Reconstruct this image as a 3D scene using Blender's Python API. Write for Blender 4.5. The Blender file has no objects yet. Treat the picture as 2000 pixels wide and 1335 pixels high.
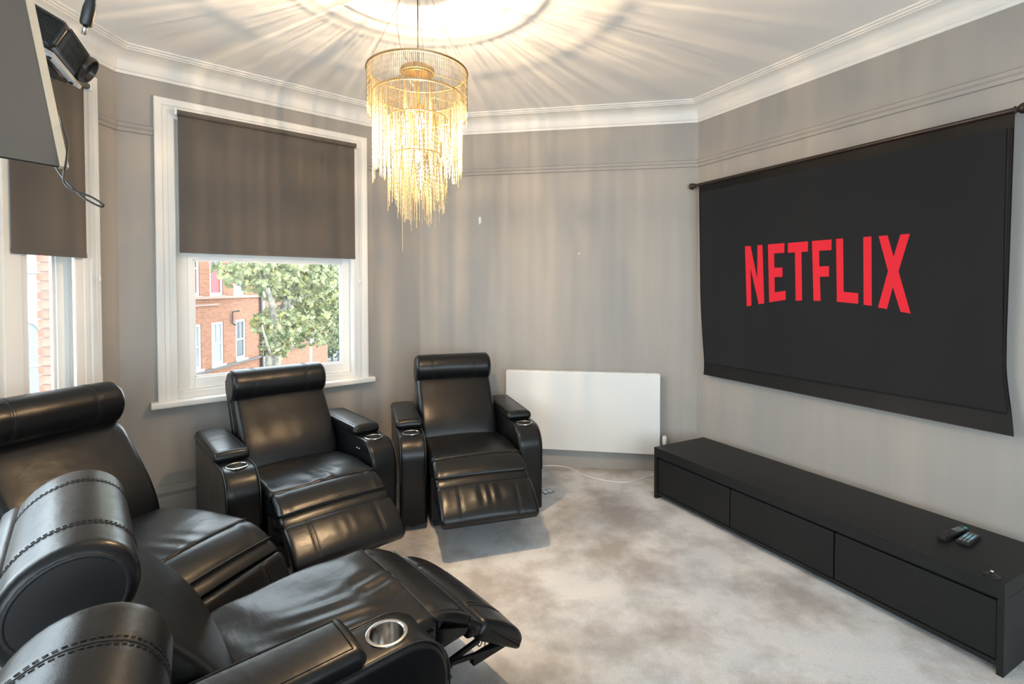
import bpy, bmesh, math, random
from mathutils import Vector, Matrix
import numpy as np
R_ = math.radians
sc = bpy.context.scene
col = sc.collection

# ------------------------------------------------------------------ camera
FPX, PITCH, ROLL, CY = 971.65, R_(1.1812), R_(0.0992), 581.45
cd = bpy.data.cameras.new('camera'); cam = bpy.data.objects.new('camera', cd); col.objects.link(cam)
cd.sensor_width = 36.0; cd.lens = FPX * 36.0 / 2000.0
cd.shift_y = -(667.5 - CY) / 2000.0
cd.clip_start = 0.02; cd.clip_end = 200
fw = Vector((0, math.cos(PITCH), -math.sin(PITCH))); dn = Vector((0, -math.sin(PITCH), -math.cos(PITCH))); rt = Vector((1, 0, 0))
r2 = rt * math.cos(ROLL) + dn * math.sin(ROLL); d2 = dn * math.cos(ROLL) - rt * math.sin(ROLL)
m = Matrix.Identity(4)
for i in range(3):
    m[i][0] = r2[i]; m[i][1] = -d2[i]; m[i][2] = -fw[i]
m[2][3] = 1.5
cam.matrix_world = m
sc.camera = cam

# ------------------------------------------------------------------ light levels
SKY = 7.0                       # overcast sky
SKY_COL = (0.80, 0.91, 1.0)
BULB_W = 106.0                   # each chandelier lamp (watts, point)
BULB_COL = (1.0, 0.69, 0.40)
sc.view_settings.view_transform = 'Standard'; sc.view_settings.look = 'None'
sc.view_settings.gamma = 1.0; sc.view_settings.use_curve_mapping = False
sc.view_settings.exposure = 0.5
try:
    sc.cycles.use_denoising = True
    sc.cycles.use_adaptive_sampling = True; sc.cycles.adaptive_threshold = .015; sc.cycles.max_bounces = 9; sc.cycles.diffuse_bounces = 5; sc.cycles.glossy_bounces = 4
    sc.cycles.transparent_max_bounces = 16; sc.cycles.caustics_reflective = False; sc.cycles.caustics_refractive = False
    sc.cycles.sample_clamp_indirect = 6.0
except Exception:
    pass
w = bpy.data.worlds.new('overcast'); sc.world = w; w.use_nodes = True
w.node_tree.nodes['Background'].inputs[0].default_value = (*SKY_COL, 1)
w.node_tree.nodes['Background'].inputs[1].default_value = SKY

# ------------------------------------------------------------------ materials
def srgb(r, g, b):
    f = lambda c: (c / 255 / 12.92) if c / 255 <= 0.04045 else ((c / 255 + 0.055) / 1.055) ** 2.4
    return (f(r), f(g), f(b))
M = {}
def mat(name, color, rough=0.6, metal=0.0, spec=0.5, emit=None, estr=0.0, coat=0.0):
    mt = bpy.data.materials.new(name); mt.use_nodes = True
    b = mt.node_tree.nodes['Principled BSDF']
    b.inputs['Base Color'].default_value = (*color, 1); b.inputs['Roughness'].default_value = rough
    b.inputs['Metallic'].default_value = metal; b.inputs['Specular IOR Level'].default_value = spec
    b.inputs['Coat Weight'].default_value = coat
    if emit:
        b.inputs['Emission Color'].default_value = (*emit, 1); b.inputs['Emission Strength'].default_value = estr
    M[name] = mt
    return mt
def N(mt, t, **kw):
    n = mt.node_tree.nodes.new(t)
    for k, v in kw.items():
        setattr(n, k, v)
    return n
def L(mt, a, b): mt.node_tree.links.new(a, b)
def noise_of(mt, scale, detail=3, stretch=(1, 1, 1), rough=0.5, coord='Object'):
    tc = N(mt, 'ShaderNodeTexCoord'); mp = N(mt, 'ShaderNodeMapping'); mp.inputs['Scale'].default_value = stretch
    L(mt, tc.outputs[coord], mp.inputs['Vector'])
    ns = N(mt, 'ShaderNodeTexNoise'); ns.inputs['Scale'].default_value = scale; ns.inputs['Detail'].default_value = detail
    ns.inputs['Roughness'].default_value = rough
    L(mt, mp.outputs['Vector'], ns.inputs['Vector'])
    return ns
def vary(mt, c1, c2, scale, lo=0.35, hi=0.65, detail=3, stretch=(1, 1, 1)):
    ns = noise_of(mt, scale, detail, stretch)
    rp = N(mt, 'ShaderNodeValToRGB')
    rp.color_ramp.elements[0].position = lo; rp.color_ramp.elements[1].position = hi
    rp.color_ramp.elements[0].color = (*c1, 1); rp.color_ramp.elements[1].color = (*c2, 1)
    L(mt, ns.outputs['Fac'], rp.inputs['Fac'])
    L(mt, rp.outputs['Color'], mt.node_tree.nodes['Principled BSDF'].inputs['Base Color'])
    return rp
def bump(mt, scale, strength, dist=0.002, detail=3, stretch=(1, 1, 1), tex='noise'):
    b = N(mt, 'ShaderNodeBump'); b.inputs['Strength'].default_value = strength; b.inputs['Distance'].default_value = dist
    ns = noise_of(mt, scale, detail, stretch)
    L(mt, ns.outputs['Fac'], b.inputs['Height'])
    p = mt.node_tree.nodes['Principled BSDF']
    if p.inputs['Normal'].is_linked:
        L(mt, p.inputs['Normal'].links[0].from_socket, b.inputs['Normal'])
    L(mt, b.outputs['Normal'], p.inputs['Normal'])

mt = mat('wall_paint_chain_shade', (.352, .331, .307), .85, spec=.25); vary(mt, (.345, .324, .300), (.359, .338, .314), 5, stretch=(3, 3, .25))  # wall paint with faint vertical chain-shadow streaks put into its colour
mt = mat('rail_paint', (.342, .321, .298), .6, spec=.35)
mt = mat('ceiling_paint', (.88, .88, .87), .9, spec=.2); bump(mt, 90, .1, .001)
mt = mat('trim_white', (.75, .737, .71), .42, spec=.4)
mt = mat('sash_white', (.84, .84, .83), .4, spec=.4)
mt = mat('carpet', (.40, .38, .365), .95, spec=.1)
ns1 = noise_of(mt, 2.3, 5, (1, 1, 1), .62); ns2 = noise_of(mt, 260, 2)
rp = N(mt, 'ShaderNodeValToRGB'); cr = rp.color_ramp
cr.elements[0].position = .37; cr.elements[0].color = (.262, .232, .210, 1); cr.elements[1].position = .57; cr.elements[1].color = (.42, .43, .445, 1)
L(mt, ns1.outputs['Fac'], rp.inputs['Fac'])
mx = N(mt, 'ShaderNodeMix', data_type='RGBA', blend_type='MULTIPLY'); mx.inputs['Factor'].default_value = .55
L(mt, rp.outputs['Color'], mx.inputs['A']); L(mt, ns2.outputs['Color'], mx.inputs['B'])
hs = N(mt, 'ShaderNodeHueSaturation'); hs.inputs['Value'].default_value = 2.05; hs.inputs['Saturation'].default_value = .5
L(mt, mx.outputs['Result'], hs.inputs['Color']); L(mt, hs.outputs['Color'], mt.node_tree.nodes['Principled BSDF'].inputs['Base Color'])
bump(mt, 240, .9, .006, 2)
mt = mat('leather', (.0048, .0055, .0064), .31, spec=.36)
bump(mt, 420, .12, .0012, 2); bump(mt, 9, .25, .010, 3, (1, 1.6, 1))
mt = mat('leather_plain', (.010, .010, .011), .5, spec=.4)
mt = mat('thread', (.006, .006, .006), .7)
mt = mat('piping', (.02, .02, .021), .4)
mt = mat('chrome', (.62, .61, .59), .20, 1.0)
mt = mat('dark_metal', (.02, .02, .022), .45, .6)
mt = mat('black_plastic', (.012, .012, .014), .4)
mt = mat('black_wood', (.009, .0095, .010), .45, spec=.28); bump(mt, 60, .3, .0015, 4, (6, 6, 40))
mt = mat('black_wood_front', (.007, .0073, .0078), .5, spec=.3); bump(mt, 14, .8, .002, 5, (1, 1, 22))
mt = mat('blind_fabric', (.125, .108, .094), .9, spec=.15); bump(mt, 500, .2, .001, 2, (1, 1, .3))
mt = mat('radiator_white', (.70, .70, .685), .35, spec=.45)
mt = mat('grey_plastic', (.55, .56, .57), .4)
mt = mat('white_plastic', (.75, .75, .74), .4)
mt = mat('screen_black', (.010, .010, .011), .7, spec=.2)
mt = mat('screen_border', (.007, .0065, .006), .5, spec=.2)
mt = mat('screen_picture', (.010, .010, .0105), .9, spec=.05, emit=(.021, .0215, .0215), estr=.45)
mt = mat('logo_red', (.18, .010, .014), .9, spec=.05, emit=srgb(226, 46, 58), estr=.56)
mt = mat('dark_wood', (.022, .012, .011), .3, spec=.5)
mt = mat('champagne_chain', (.58, .47, .28), .42, .92); 
mt = mat('brass', (.33, .26, .16), .4, 1.0)
mt = bpy.data.materials.new('bulb'); mt.use_nodes = True; nt = mt.node_tree; nt.nodes.clear()
o_ = nt.nodes.new('ShaderNodeOutputMaterial'); tr = nt.nodes.new('ShaderNodeBsdfTransparent'); em = nt.nodes.new('ShaderNodeEmission'); ms = nt.nodes.new('ShaderNodeMixShader')
em.inputs[0].default_value = (1.0, .84, .58, 1); em.inputs[1].default_value = 25; ms.inputs[0].default_value = .35
nt.links.new(tr.outputs[0], ms.inputs[1]); nt.links.new(em.outputs[0], ms.inputs[2]); nt.links.new(ms.outputs[0], o_.inputs[0]); M['bulb'] = mt
mt = mat('satin_panel', (.17, .165, .16), .30, .85, spec=.5); bump(mt, 8, .25, .002, 4, (1, 1, 30))
mt = mat('cream_edge', (.52, .44, .33), .5)
mt = mat('projector_black', (.016, .0165, .018), .28)
mt = mat('projector_slot', (.002, .002, .002), .8)
mt = mat('light_grey', (.46, .48, .50), .4, .3)
mt = mat('lens_glass', (.004, .004, .006), .05, spec=.8)
mt = mat('teal_light', (.02, .2, .15), .4, emit=(.05, .35, .28), estr=.25)
mt = mat('button_grey', (.20, .23, .25), .5)
mt = mat('button_blue', (.22, .45, .55), .4)
mt = mat('plaster', (.72, .71, .69), .9)
# outdoors
def brick_mat(name, c1, c2, mortar, scale=1.0, obj_rot=None):
    mt = mat(name, c1, .9, spec=.2)
    tc = N(mt, 'ShaderNodeTexCoord'); sp = N(mt, 'ShaderNodeSeparateXYZ'); cb = N(mt, 'ShaderNodeCombineXYZ')
    L(mt, tc.outputs['Object'], sp.inputs[0]); 
    ad = N(mt, 'ShaderNodeMath', operation='ADD'); L(mt, sp.outputs['X'], ad.inputs[0]); L(mt, sp.outputs['Y'], ad.inputs[1])
    L(mt, ad.outputs[0], cb.inputs['X']); L(mt, sp.outputs['Z'], cb.inputs['Y'])
    bt = N(mt, 'ShaderNodeTexBrick'); bt.inputs['Scale'].default_value = scale
    bt.inputs['Brick Width'].default_value = .225; bt.inputs['Row Height'].default_value = .075; bt.inputs['Mortar Size'].default_value = .006
    bt.inputs['Color1'].default_value = (*c1, 1); bt.inputs['Color2'].default_value = (*c2, 1); bt.inputs['Mortar'].default_value = (*mortar, 1)
    L(mt, cb.outputs[0], bt.inputs['Vector']); L(mt, bt.outputs['Color'], mt.node_tree.nodes['Principled BSDF'].inputs['Base Color'])
    return mt
brick_mat('facade_brick', (.265, .116, .067), (.205, .083, .046), (.27, .195, .15))
mt = mat('pier_brick', (.36, .15, .10), .9); vary(mt, (.32, .12, .08), (.40, .19, .14), 9)
mt = mat('mortar', (.50, .46, .42), .95)
mt = mat('stone_white', (.42, .415, .41), .8)
mt = mat('stone_band', (.26, .17, .13), .8)
mt = mat('dark_ledge', (.10, .085, .075), .8)
mt = mat('render_pale', (.50, .50, .50), .9)
mt = mat('roof_slate', (.16, .17, .19), .7)
mt = mat('pane_dark', (.05, .055, .06), .2, spec=.25)
mt = mat('pane_red', (.22, .028, .028), .5, spec=.5)
mt = mat('pane_curtain', (.20, .21, .21), .5, spec=.5)
mt = mat('iron', (.03, .03, .03), .6)
mt = mat('pipe_pale', (.62, .62, .62), .5)
mt = mat('asphalt', (.16, .16, .16), .95); 
mt = mat('pavement', (.33, .32, .31), .95)
mt = mat('bark', (.30, .26, .20), .9); vary(mt, (.07, .06, .048), (.25, .225, .17), 5, stretch=(1, 1, .6))
mt = mat('leaf', (.30, .36, .10), .6, spec=.3)
rp = vary(mt, (.26, .25, .06), (.065, .09, .03), 3.0, .33, .66, 5)
e = rp.color_ramp.elements.new(.45); e.color = (.20, .195, .10, 1)
mt = mat('leaf_dark', (.06, .10, .05), .7, spec=.2)
# window glass: clear pane with a fresnel reflection
mt = bpy.data.materials.new('window_glass'); mt.use_nodes = True; nt = mt.node_tree; nt.nodes.clear()
o_ = nt.nodes.new('ShaderNodeOutputMaterial'); tr = nt.nodes.new('ShaderNodeBsdfTransparent'); gl = nt.nodes.new('ShaderNodeBsdfGlossy'); fr = nt.nodes.new('ShaderNodeLayerWeight'); pw_ = nt.nodes.new('ShaderNodeMath'); ma_ = nt.nodes.new('ShaderNodeMath'); ms = nt.nodes.new('ShaderNodeMixShader')
tr.inputs[0].default_value = (.97, .985, .98, 1); gl.inputs['Roughness'].default_value = .02; fr.inputs['Blend'].default_value = .5; pw_.operation = 'POWER'; pw_.inputs[1].default_value = 5; ma_.operation = 'MULTIPLY_ADD'; ma_.inputs[1].default_value = .96; ma_.inputs[2].default_value = .04
nt.links.new(fr.outputs['Facing'], pw_.inputs[0]); nt.links.new(pw_.outputs[0], ma_.inputs[0]); nt.links.new(ma_.outputs[0], ms.inputs[0]); nt.links.new(tr.outputs[0], ms.inputs[1]); nt.links.new(gl.outputs[0], ms.inputs[2]); nt.links.new(ms.outputs[0], o_.inputs[0])
M['window_glass'] = mt

# ------------------------------------------------------------------ helpers
def tag(o, label=None, cat=None, group=None, kind=None):
    if label: o['label'] = label
    if cat: o['category'] = cat
    if group: o['group'] = group
    if kind: o['kind'] = kind
    return o
def empty(name, loc=(0, 0, 0), rz=0.0):
    o = bpy.data.objects.new(name, None); o.empty_display_size = .1; col.objects.link(o)
    o.location = loc; o.rotation_euler = (0, 0, rz)
    return o
def link(name, me, parent=None):
    o = bpy.data.objects.new(name, me); col.objects.link(o)
    if parent: o.parent = parent
    return o
class MB:
    def __init__(s): s.v = []; s.f = []
    def add(s, vs, fs):
        b = len(s.v); s.v += [tuple(p) for p in vs]; s.f += [tuple(b + i for i in q) for q in fs]; return s
    def box(s, x0, x1, y0, y1, z0, z1, fn=None):
        vs = [(x, y, z) for x in (x0, x1) for y in (y0, y1) for z in (z0, z1)]
        if fn: vs = [fn(*p) for p in vs]
        return s.add(vs, [(0, 1, 3, 2), (4, 6, 7, 5), (0, 4, 5, 1), (2, 3, 7, 6), (0, 2, 6, 4), (1, 5, 7, 3)])
    def cbox(s, x0, x1, y0, y1, z0, z1, c=.004, fn=None):
        bm = bmesh.new(); vs = [bm.verts.new((x, y, z)) for x in (x0, x1) for y in (y0, y1) for z in (z0, z1)]
        for q in [(0, 1, 3, 2), (4, 6, 7, 5), (0, 4, 5, 1), (2, 3, 7, 6), (0, 2, 6, 4), (1, 5, 7, 3)]: bm.faces.new([vs[i] for i in q])
        bmesh.ops.bevel(bm, geom=list(bm.edges), offset=c, segments=2, affect='EDGES', profile=.6)
        bm.verts.index_update(); pv = [tuple(v.co) for v in bm.verts]; pf = [tuple(v.index for v in f.verts) for f in bm.faces]; bm.free()
        if fn: pv = [fn(*p) for p in pv]
        return s.add(pv, pf)
    def tube(s, pts, r, n=6, caps=True, closed=False):
        pts = [Vector(p) for p in pts]; k = len(pts); rs = r if isinstance(r, (list, tuple)) else [r] * k
        prev = None; rings = []
        for i, p in enumerate(pts):
            if closed: d = pts[(i + 1) % k] - pts[i - 1]
            else: d = pts[min(i + 1, k - 1)] - pts[max(i - 1, 0)]
            if d.length < 1e-9: d = Vector((0, 0, 1))
            d.normalize()
            if prev is None:
                a = d.orthogonal().normalized()
            else:
                a = prev - d * prev.dot(d)
                a = a.normalized() if a.length > 1e-6 else d.orthogonal().normalized()
            prev = a; b = d.cross(a)
            rings.append([p + (a * math.cos(2 * math.pi * j / n) + b * math.sin(2 * math.pi * j / n)) * rs[i] for j in range(n)])
        vs = [q for rg in rings for q in rg]; fs = []
        for i in range(k if closed else k - 1):
            i2 = (i + 1) % k
            for j in range(n):
                fs.append((i * n + j, i * n + (j + 1) % n, i2 * n + (j + 1) % n, i2 * n + j))
        if caps and not closed:
            fs.append(tuple(range(n - 1, -1, -1))); fs.append(tuple((k - 1) * n + j for j in range(n)))
        return s.add(vs, fs)
    def lathe(s, prof, n=24, c=(0, 0, 0), axis='z', close=False, caps=True):
        vs = []; k = len(prof)
        for r, h in prof:
            for j in range(n):
                a = 2 * math.pi * j / n; x, y = r * math.cos(a), r * math.sin(a)
                p = (x, y, h) if axis == 'z' else ((h, x, y) if axis == 'x' else (x, h, y))
                vs.append((p[0] + c[0], p[1] + c[1], p[2] + c[2]))
        fs = []
        for i in range(k if close else k - 1):
            i2 = (i + 1) % k
            for j in range(n): fs.append((i * n + j, i * n + (j + 1) % n, i2 * n + (j + 1) % n, i2 * n + j))
        if not close and caps:
            if prof[0][0] > 1e-6: fs.append(tuple(range(n)))
            if prof[-1][0] > 1e-6: fs.append(tuple((k - 1) * n + j for j in range(n)))
        return s.add(vs, fs)
    def prism(s, poly, fn, h0, h1):
        n = len(poly); vs = [fn(a, b, h0) for a, b in poly] + [fn(a, b, h1) for a, b in poly]
        return s.add(vs, [tuple(range(n)), tuple(range(2 * n - 1, n - 1, -1))] + [(i, (i + 1) % n, n + (i + 1) % n, n + i) for i in range(n)])
    def mesh(s, name, m, smooth=False, fix=True, angle=None):
        me = bpy.data.meshes.new(name); me.from_pydata(s.v, [], s.f)
        if fix:
            bm = bmesh.new(); bm.from_mesh(me); bmesh.ops.remove_doubles(bm, verts=bm.verts, dist=1e-6)
            bmesh.ops.recalc_face_normals(bm, faces=bm.faces); bm.to_mesh(me); bm.free()
        if smooth or angle:
            me.polygons.foreach_set('use_smooth', [True] * len(me.polygons))
            if angle: me.set_sharp_from_angle(angle=R_(angle))
        me.materials.append(M[m]); me.update()
        return me
    def build(s, name, m, parent=None, smooth=False, fix=True, angle=None):
        return link(name, s.mesh(name, m, smooth, fix, angle), parent)
def fillet(pts, rads, n=6):
    """closed polygon with rounded corners"""
    out = []; k = len(pts)
    for i in range(k):
        p0, p, p1 = Vector(pts[i - 1]), Vector(pts[i]), Vector(pts[(i + 1) % k]); r = rads[i] if isinstance(rads, (list, tuple)) else rads
        if r <= 0: out.append(tuple(p)); continue
        a = (p0 - p).normalized(); b = (p1 - p).normalized(); ang = a.angle(b)
        t = r / math.tan(ang / 2); t = min(t, (p0 - p).length * .49, (p1 - p).length * .49); r = t * math.tan(ang / 2)
        c = p + (a + b).normalized() * (r / math.sin(ang / 2))
        s_ = p + a * t - c; e_ = p + b * t - c; full = math.acos(max(-1, min(1, s_.dot(e_) / (s_.length * e_.length)))); sg = 1 if s_.x * e_.y - s_.y * e_.x > 0 else -1
        for j in range(n + 1):
            th = sg * full * j / n; out.append((c.x + s_.x * math.cos(th) - s_.y * math.sin(th), c.y + s_.x * math.sin(th) + s_.y * math.cos(th)))
    return out
def resample(pts, step):
    out = []; k = len(pts)
    for i in range(k):
        a = Vector(pts[i]); b = Vector(pts[(i + 1) % k]); n = max(1, int(math.ceil((b - a).length / step)))
        for j in range(n): out.append(tuple(a.lerp(b, j / n)))
    return out
def spline(pts, n=6):
    out = []
    for i in range(len(pts) - 1):
        p0 = Vector(pts[max(i - 1, 0)]); p1 = Vector(pts[i]); p2 = Vector(pts[i + 1]); p3 = Vector(pts[min(i + 2, len(pts) - 1)])
        for j in range(n):
            t = j / n; out.append(tuple(.5 * ((2 * p1) + (p2 - p0) * t + (2 * p0 - 5 * p1 + 4 * p2 - p3) * t * t + (3 * p1 - p0 - 3 * p2 + p3) * t ** 3)))
    out.append(tuple(pts[-1])); return out
def rext(prof, x0, x1, r, nr=4, nx=10, fn=None):
    """closed (y,z) profile extruded along x with rounded ends; fn deforms (x,y,z)"""
    k = len(prof); area = sum(prof[i][0] * prof[(i + 1) % k][1] - prof[(i + 1) % k][0] * prof[i][1] for i in range(k)); sg = 1 if area > 0 else -1
    nrm = []
    for i in range(k):
        d = Vector(prof[(i + 1) % k]) - Vector(prof[i - 1])
        d = d.normalized() if d.length > 1e-9 else Vector((1, 0)); nrm.append(Vector((-d.y, d.x)) * sg)
    st = []
    for j in range(nr): a = j / nr * math.pi / 2; st.append((x0 + r * (1 - math.cos(a)), r * (1 - math.sin(a))))
    for j in range(nx + 1): st.append((x0 + r + (x1 - x0 - 2 * r) * j / nx, 0))
    for j in range(nr - 1, -1, -1): a = j / nr * math.pi / 2; st.append((x1 - r * (1 - math.cos(a)), r * (1 - math.sin(a))))
    vs = []
    for x, ins in st:
        for i in range(k):
            y, z = prof[i][0] + nrm[i].x * ins, prof[i][1] + nrm[i].y * ins
            vs.append(fn(x, y, z) if fn else (x, y, z))
    fs = []
    for a in range(len(st) - 1):
        for i in range(k): fs.append((a * k + i, a * k + (i + 1) % k, (a + 1) * k + (i + 1) % k, (a + 1) * k + i))
    fs.append(tuple(range(k))); fs.append(tuple((len(st) - 1) * k + i for i in range(k)))
    b = MB(); b.add(vs, fs); return b

# ------------------------------------------------------------------ room shell
cWL = Vector((-2.411, 3.048)); cMW = Vector((-0.812, 4.382)); cMR = Vector((1.492, 4.002))
REAR = -2.6
hl = R_(3.0413); rearL = Vector((cWL.x - (cWL.y - REAR) * math.tan(hl), REAR))
hr = R_(27.7389); rearR = Vector((cMR.x + (cMR.y - REAR) * math.tan(hr), REAR))
CEIL = 2.957
class Fr:
    def __init__(s, P, Q, inside=Vector((0.5, 1.0))):
        s.P = P; s.t = (Q - P).normalized(); s.len = (Q - P).length; s.n = Vector((s.t.y, -s.t.x))
        if s.n.dot(inside - P) < 0: s.n = -s.n
    def __call__(s, a, d, z):
        q = s.P + s.t * a + s.n * d; return (q.x, q.y, z)
    def fn(s): return lambda a, d, z: s(a, d, z)
    def rot(s): return math.atan2(s.t.y, s.t.x)
FW = Fr(cWL, cMW); FM = Fr(cMW, cMR); FRt = Fr(cMR, rearR); FL = Fr(cWL, rearL); FB = Fr(rearL, rearR)
TH = .30
def wall(name, fr, holes, s0=None, s1=None, TH=TH):
    """wall slab behind d=0 with rectangular openings [(a0,a1,z0,z1)]"""
    b = MB(); s0 = -.0 if s0 is None else s0; s1 = fr.len if s1 is None else s1
    cur = s0
    for a0, a1, z0, z1 in sorted(holes):
        b.box(cur, a0, -TH, 0, 0, CEIL, fr.fn()); b.box(a0, a1, -TH, 0, 0, z0, fr.fn()); b.box(a0, a1, -TH, 0, z1, CEIL, fr.fn()); cur = a1
    b.box(cur, s1, -TH, 0, 0, CEIL, fr.fn())
    return tag(b.build(name, 'wall_paint_chain_shade', fix=False), kind='structure')
W1 = (.293, 1.475, .775, 2.60)
W2a = (.25, .575, .775, 2.60); W2b = (.72, 2.15, .775, 2.60); W2c = (2.30, 2.60, .775, 2.60)
WB_ADDED = [(.5, 2.3, .35, 2.68), (2.75, 4.75, .35, 2.68), (5.2, 7.0, .35, 2.68)]  # unseen rear openings, added to bring cool daylight onto carpet and right wall
wall('wall_back_left', FW, [W1]); wall('wall_back', FM, []); wall('wall_right', FRt, [])
wall('wall_left', FL, [W2a, W2b, W2c], TH=.14); wall('wall_rear', FB, WB_ADDED)
# corner posts closing the outside of the angles
poly = [rearL, cWL, cMW, cMR, rearR]
def offset_poly(d):
    out = []; k = len(poly); c = sum(poly, Vector((0, 0))) / k
    for i in range(k):
        ln = []
        for a, b in ((poly[i - 1], poly[i]), (poly[i], poly[(i + 1) % k])):
            t = (b - a).normalized(); n = Vector((t.y, -t.x))
            if n.dot(c - a) < 0: n = -n
            ln.append((a + n * d, t))
        (p, t), (q, u) = ln; det = t.x * -u.y + u.x * t.y
        r = q - p; s = (r.x * -u.y + u.x * r.y) / det; out.append(p + t * s)
    return out
b = MB(); outer = offset_poly(-TH)
for i, c in enumerate(poly):
    fs = []
    for fr_ in [f for f in (FW, FM, FRt, FL, FB) if (f.P - c).length < 1e-4 or (f.P + f.t * f.len - c).length < 1e-4]:
        e_ = 0 if (fr_.P - c).length < 1e-4 else fr_.len
        q = fr_(e_, -TH, 0); fs.append(Vector((q[0], q[1])))
    b.prism([(c.x, c.y), tuple(fs[0]), tuple(outer[i]), tuple(fs[1])], lambda x, y, h: (x, y, h), 0, CEIL)
tag(b.build('wall_corner', 'wall_paint_chain_shade'), kind='structure')
big = offset_poly(-.32)
b = MB(); b.prism([tuple(p) for p in big], lambda x, y, h: (x, y, h), -.25, 0.0); tag(b.build('floor', 'carpet'), kind='structure')
b = MB(); b.prism([tuple(p) for p in big], lambda x, y, h: (x, y, h), CEIL, CEIL + .25); tag(b.build('ceiling', 'ceiling_paint'), kind='structure')
def sweep(name, prof, mname, idx):
    """closed (d,z) profile run along the listed wall edges, mitred in the corners"""
    k = len(prof); rings = []
    offs = [offset_poly(d) for d, z in prof]
    for i in idx: rings.append([(offs[j][i].x, offs[j][i].y, prof[j][1]) for j in range(k)])
    b = MB(); vs = [p for r in rings for p in r]; fs = []
    for a in range(len(idx) - 1):
        for j in range(k): fs.append((a * k + j, a * k + (j + 1) % k, (a + 1) * k + (j + 1) % k, (a + 1) * k + j))
    if idx[0] != idx[-1]: fs += [tuple(range(k)), tuple((len(idx) - 1) * k + j for j in range(k))]
    b.add(vs, fs); return tag(b.build(name, mname, angle=35), kind='structure')
# cornice: stepped fillets, a cove and small beads
cz = 2.812
cove = [(.022 + .082 * (1 - math.cos(a)), cz + .038 + .078 * math.sin(a)) for a in [R_(x) for x in range(0, 91, 10)]]
corn = [(0, cz), (.012, cz), (.016, cz + .006), (.016, cz + .018), (.022, cz + .022), (.022, cz + .034)] + cove + [(.110, cz + .118), (.110, cz + .124), (.122, cz + .126), (.126, cz + .134), (.138, cz + .136), (.142, CEIL - .003), (.142, CEIL), (0, CEIL)]
sweep('trim_1', corn, 'trim_white', [0, 1, 2, 3, 4, 0])
# picture rail, cut at the window casings
rail = [(0, 2.462), (.010, 2.464), (.014, 2.472), (.014, 2.484), (.022, 2.490), (.026, 2.500), (.024, 2.510), (.016, 2.516), (0, 2.518)]
def rail_piece(n, fr, a0, a1, prof=rail, mname='rail_paint', pre='trim_'):
    b = MB(); k = len(prof); vs = [fr(a0, d, z) for d, z in prof] + [fr(a1, d, z) for d, z in prof]
    b.add(vs, [tuple(range(k)), tuple(range(2 * k - 1, k - 1, -1))] + [(j, (j + 1) % k, k + (j + 1) % k, k + j) for j in range(k)])
    return tag(b.build(pre + str(n), mname, angle=35), kind='structure')
rail_piece(2, FW, .005, .188); rail_piece(3, FW, 1.59, FW.len - .005); rail_piece(4, FM, .005, FM.len - .005); rail_piece(5, FRt, .005, FRt.len); rail_piece(6, FL, .005, .145)
skirt = [(0, 0), (.022, 0), (.022, .150), (.017, .158), (.017, .166), (.024, .176), (.024, .190), (.014, .200), (.012, .212), (.006, .222), (0, .222)]
rail_piece('back_left', FW, .012, FW.len - .012, skirt, 'rail_paint', 'baseboard_'); rail_piece('back', FM, .012, FM.len - .012, skirt, 'rail_paint', 'baseboard_')
rail_piece('right', FRt, .012, FRt.len, skirt, 'rail_paint', 'baseboard_'); rail_piece('left', FL, .012, FL.len, skirt, 'rail_paint', 'baseboard_')
# window 1: casing, stool, box frame, two sashes
def portal(fr, a0, a1, z0, z1):
    ld = bpy.data.lights.new('portal', 'AREA'); ld.shape = 'RECTANGLE'; ld.size = a1 - a0; ld.size_y = z1 - z0; ld.cycles.is_portal = True
    o = bpy.data.objects.new('window_portal', ld); col.objects.link(o); o.location = fr((a0 + a1) / 2, -.2, (z0 + z1) / 2)
    n3 = Vector((fr.n.x, fr.n.y, 0)); o.rotation_euler = n3.to_track_quat('-Z', 'Z').to_euler()
def casing(root, fr, a0, a1, z0, z1, wl, wr, wt, mname='trim_white'):
    """architrave with a stepped moulding around an opening"""
    pf = [(0, 0), (0, .016), (.04, .019), (.33, .020), (.36, .024), (.58, .024), (.62, .031), (.70, .034), (.95, .036), (1, .033), (1, 0)]; k = len(pf)
    lw = lambda f: a0 - wl * f
    rw = lambda f: a1 + wr * f
    def run(name, P, Q):
        b = MB(); vs = [fr(*P(f, d)) for f, d in pf] + [fr(*Q(f, d)) for f, d in pf]
        b.add(vs, [tuple(range(k)), tuple(range(2 * k - 1, k - 1, -1))] + [(q, (q + 1) % k, k + (q + 1) % k, k + q) for q in range(k)]); b.build(name, mname, root, angle=25)
    run('casing_side', lambda f, d: (lw(f), d, z0), lambda f, d: (lw(f), d, z1 + wt * f))
    run('casing_side', lambda f, d: (rw(f), d, z0), lambda f, d: (rw(f), d, z1 + wt * f))
    run('casing_head', lambda f, d: (lw(f), d, z1 + wt * f), lambda f, d: (rw(f), d, z1 + wt * f))
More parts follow.
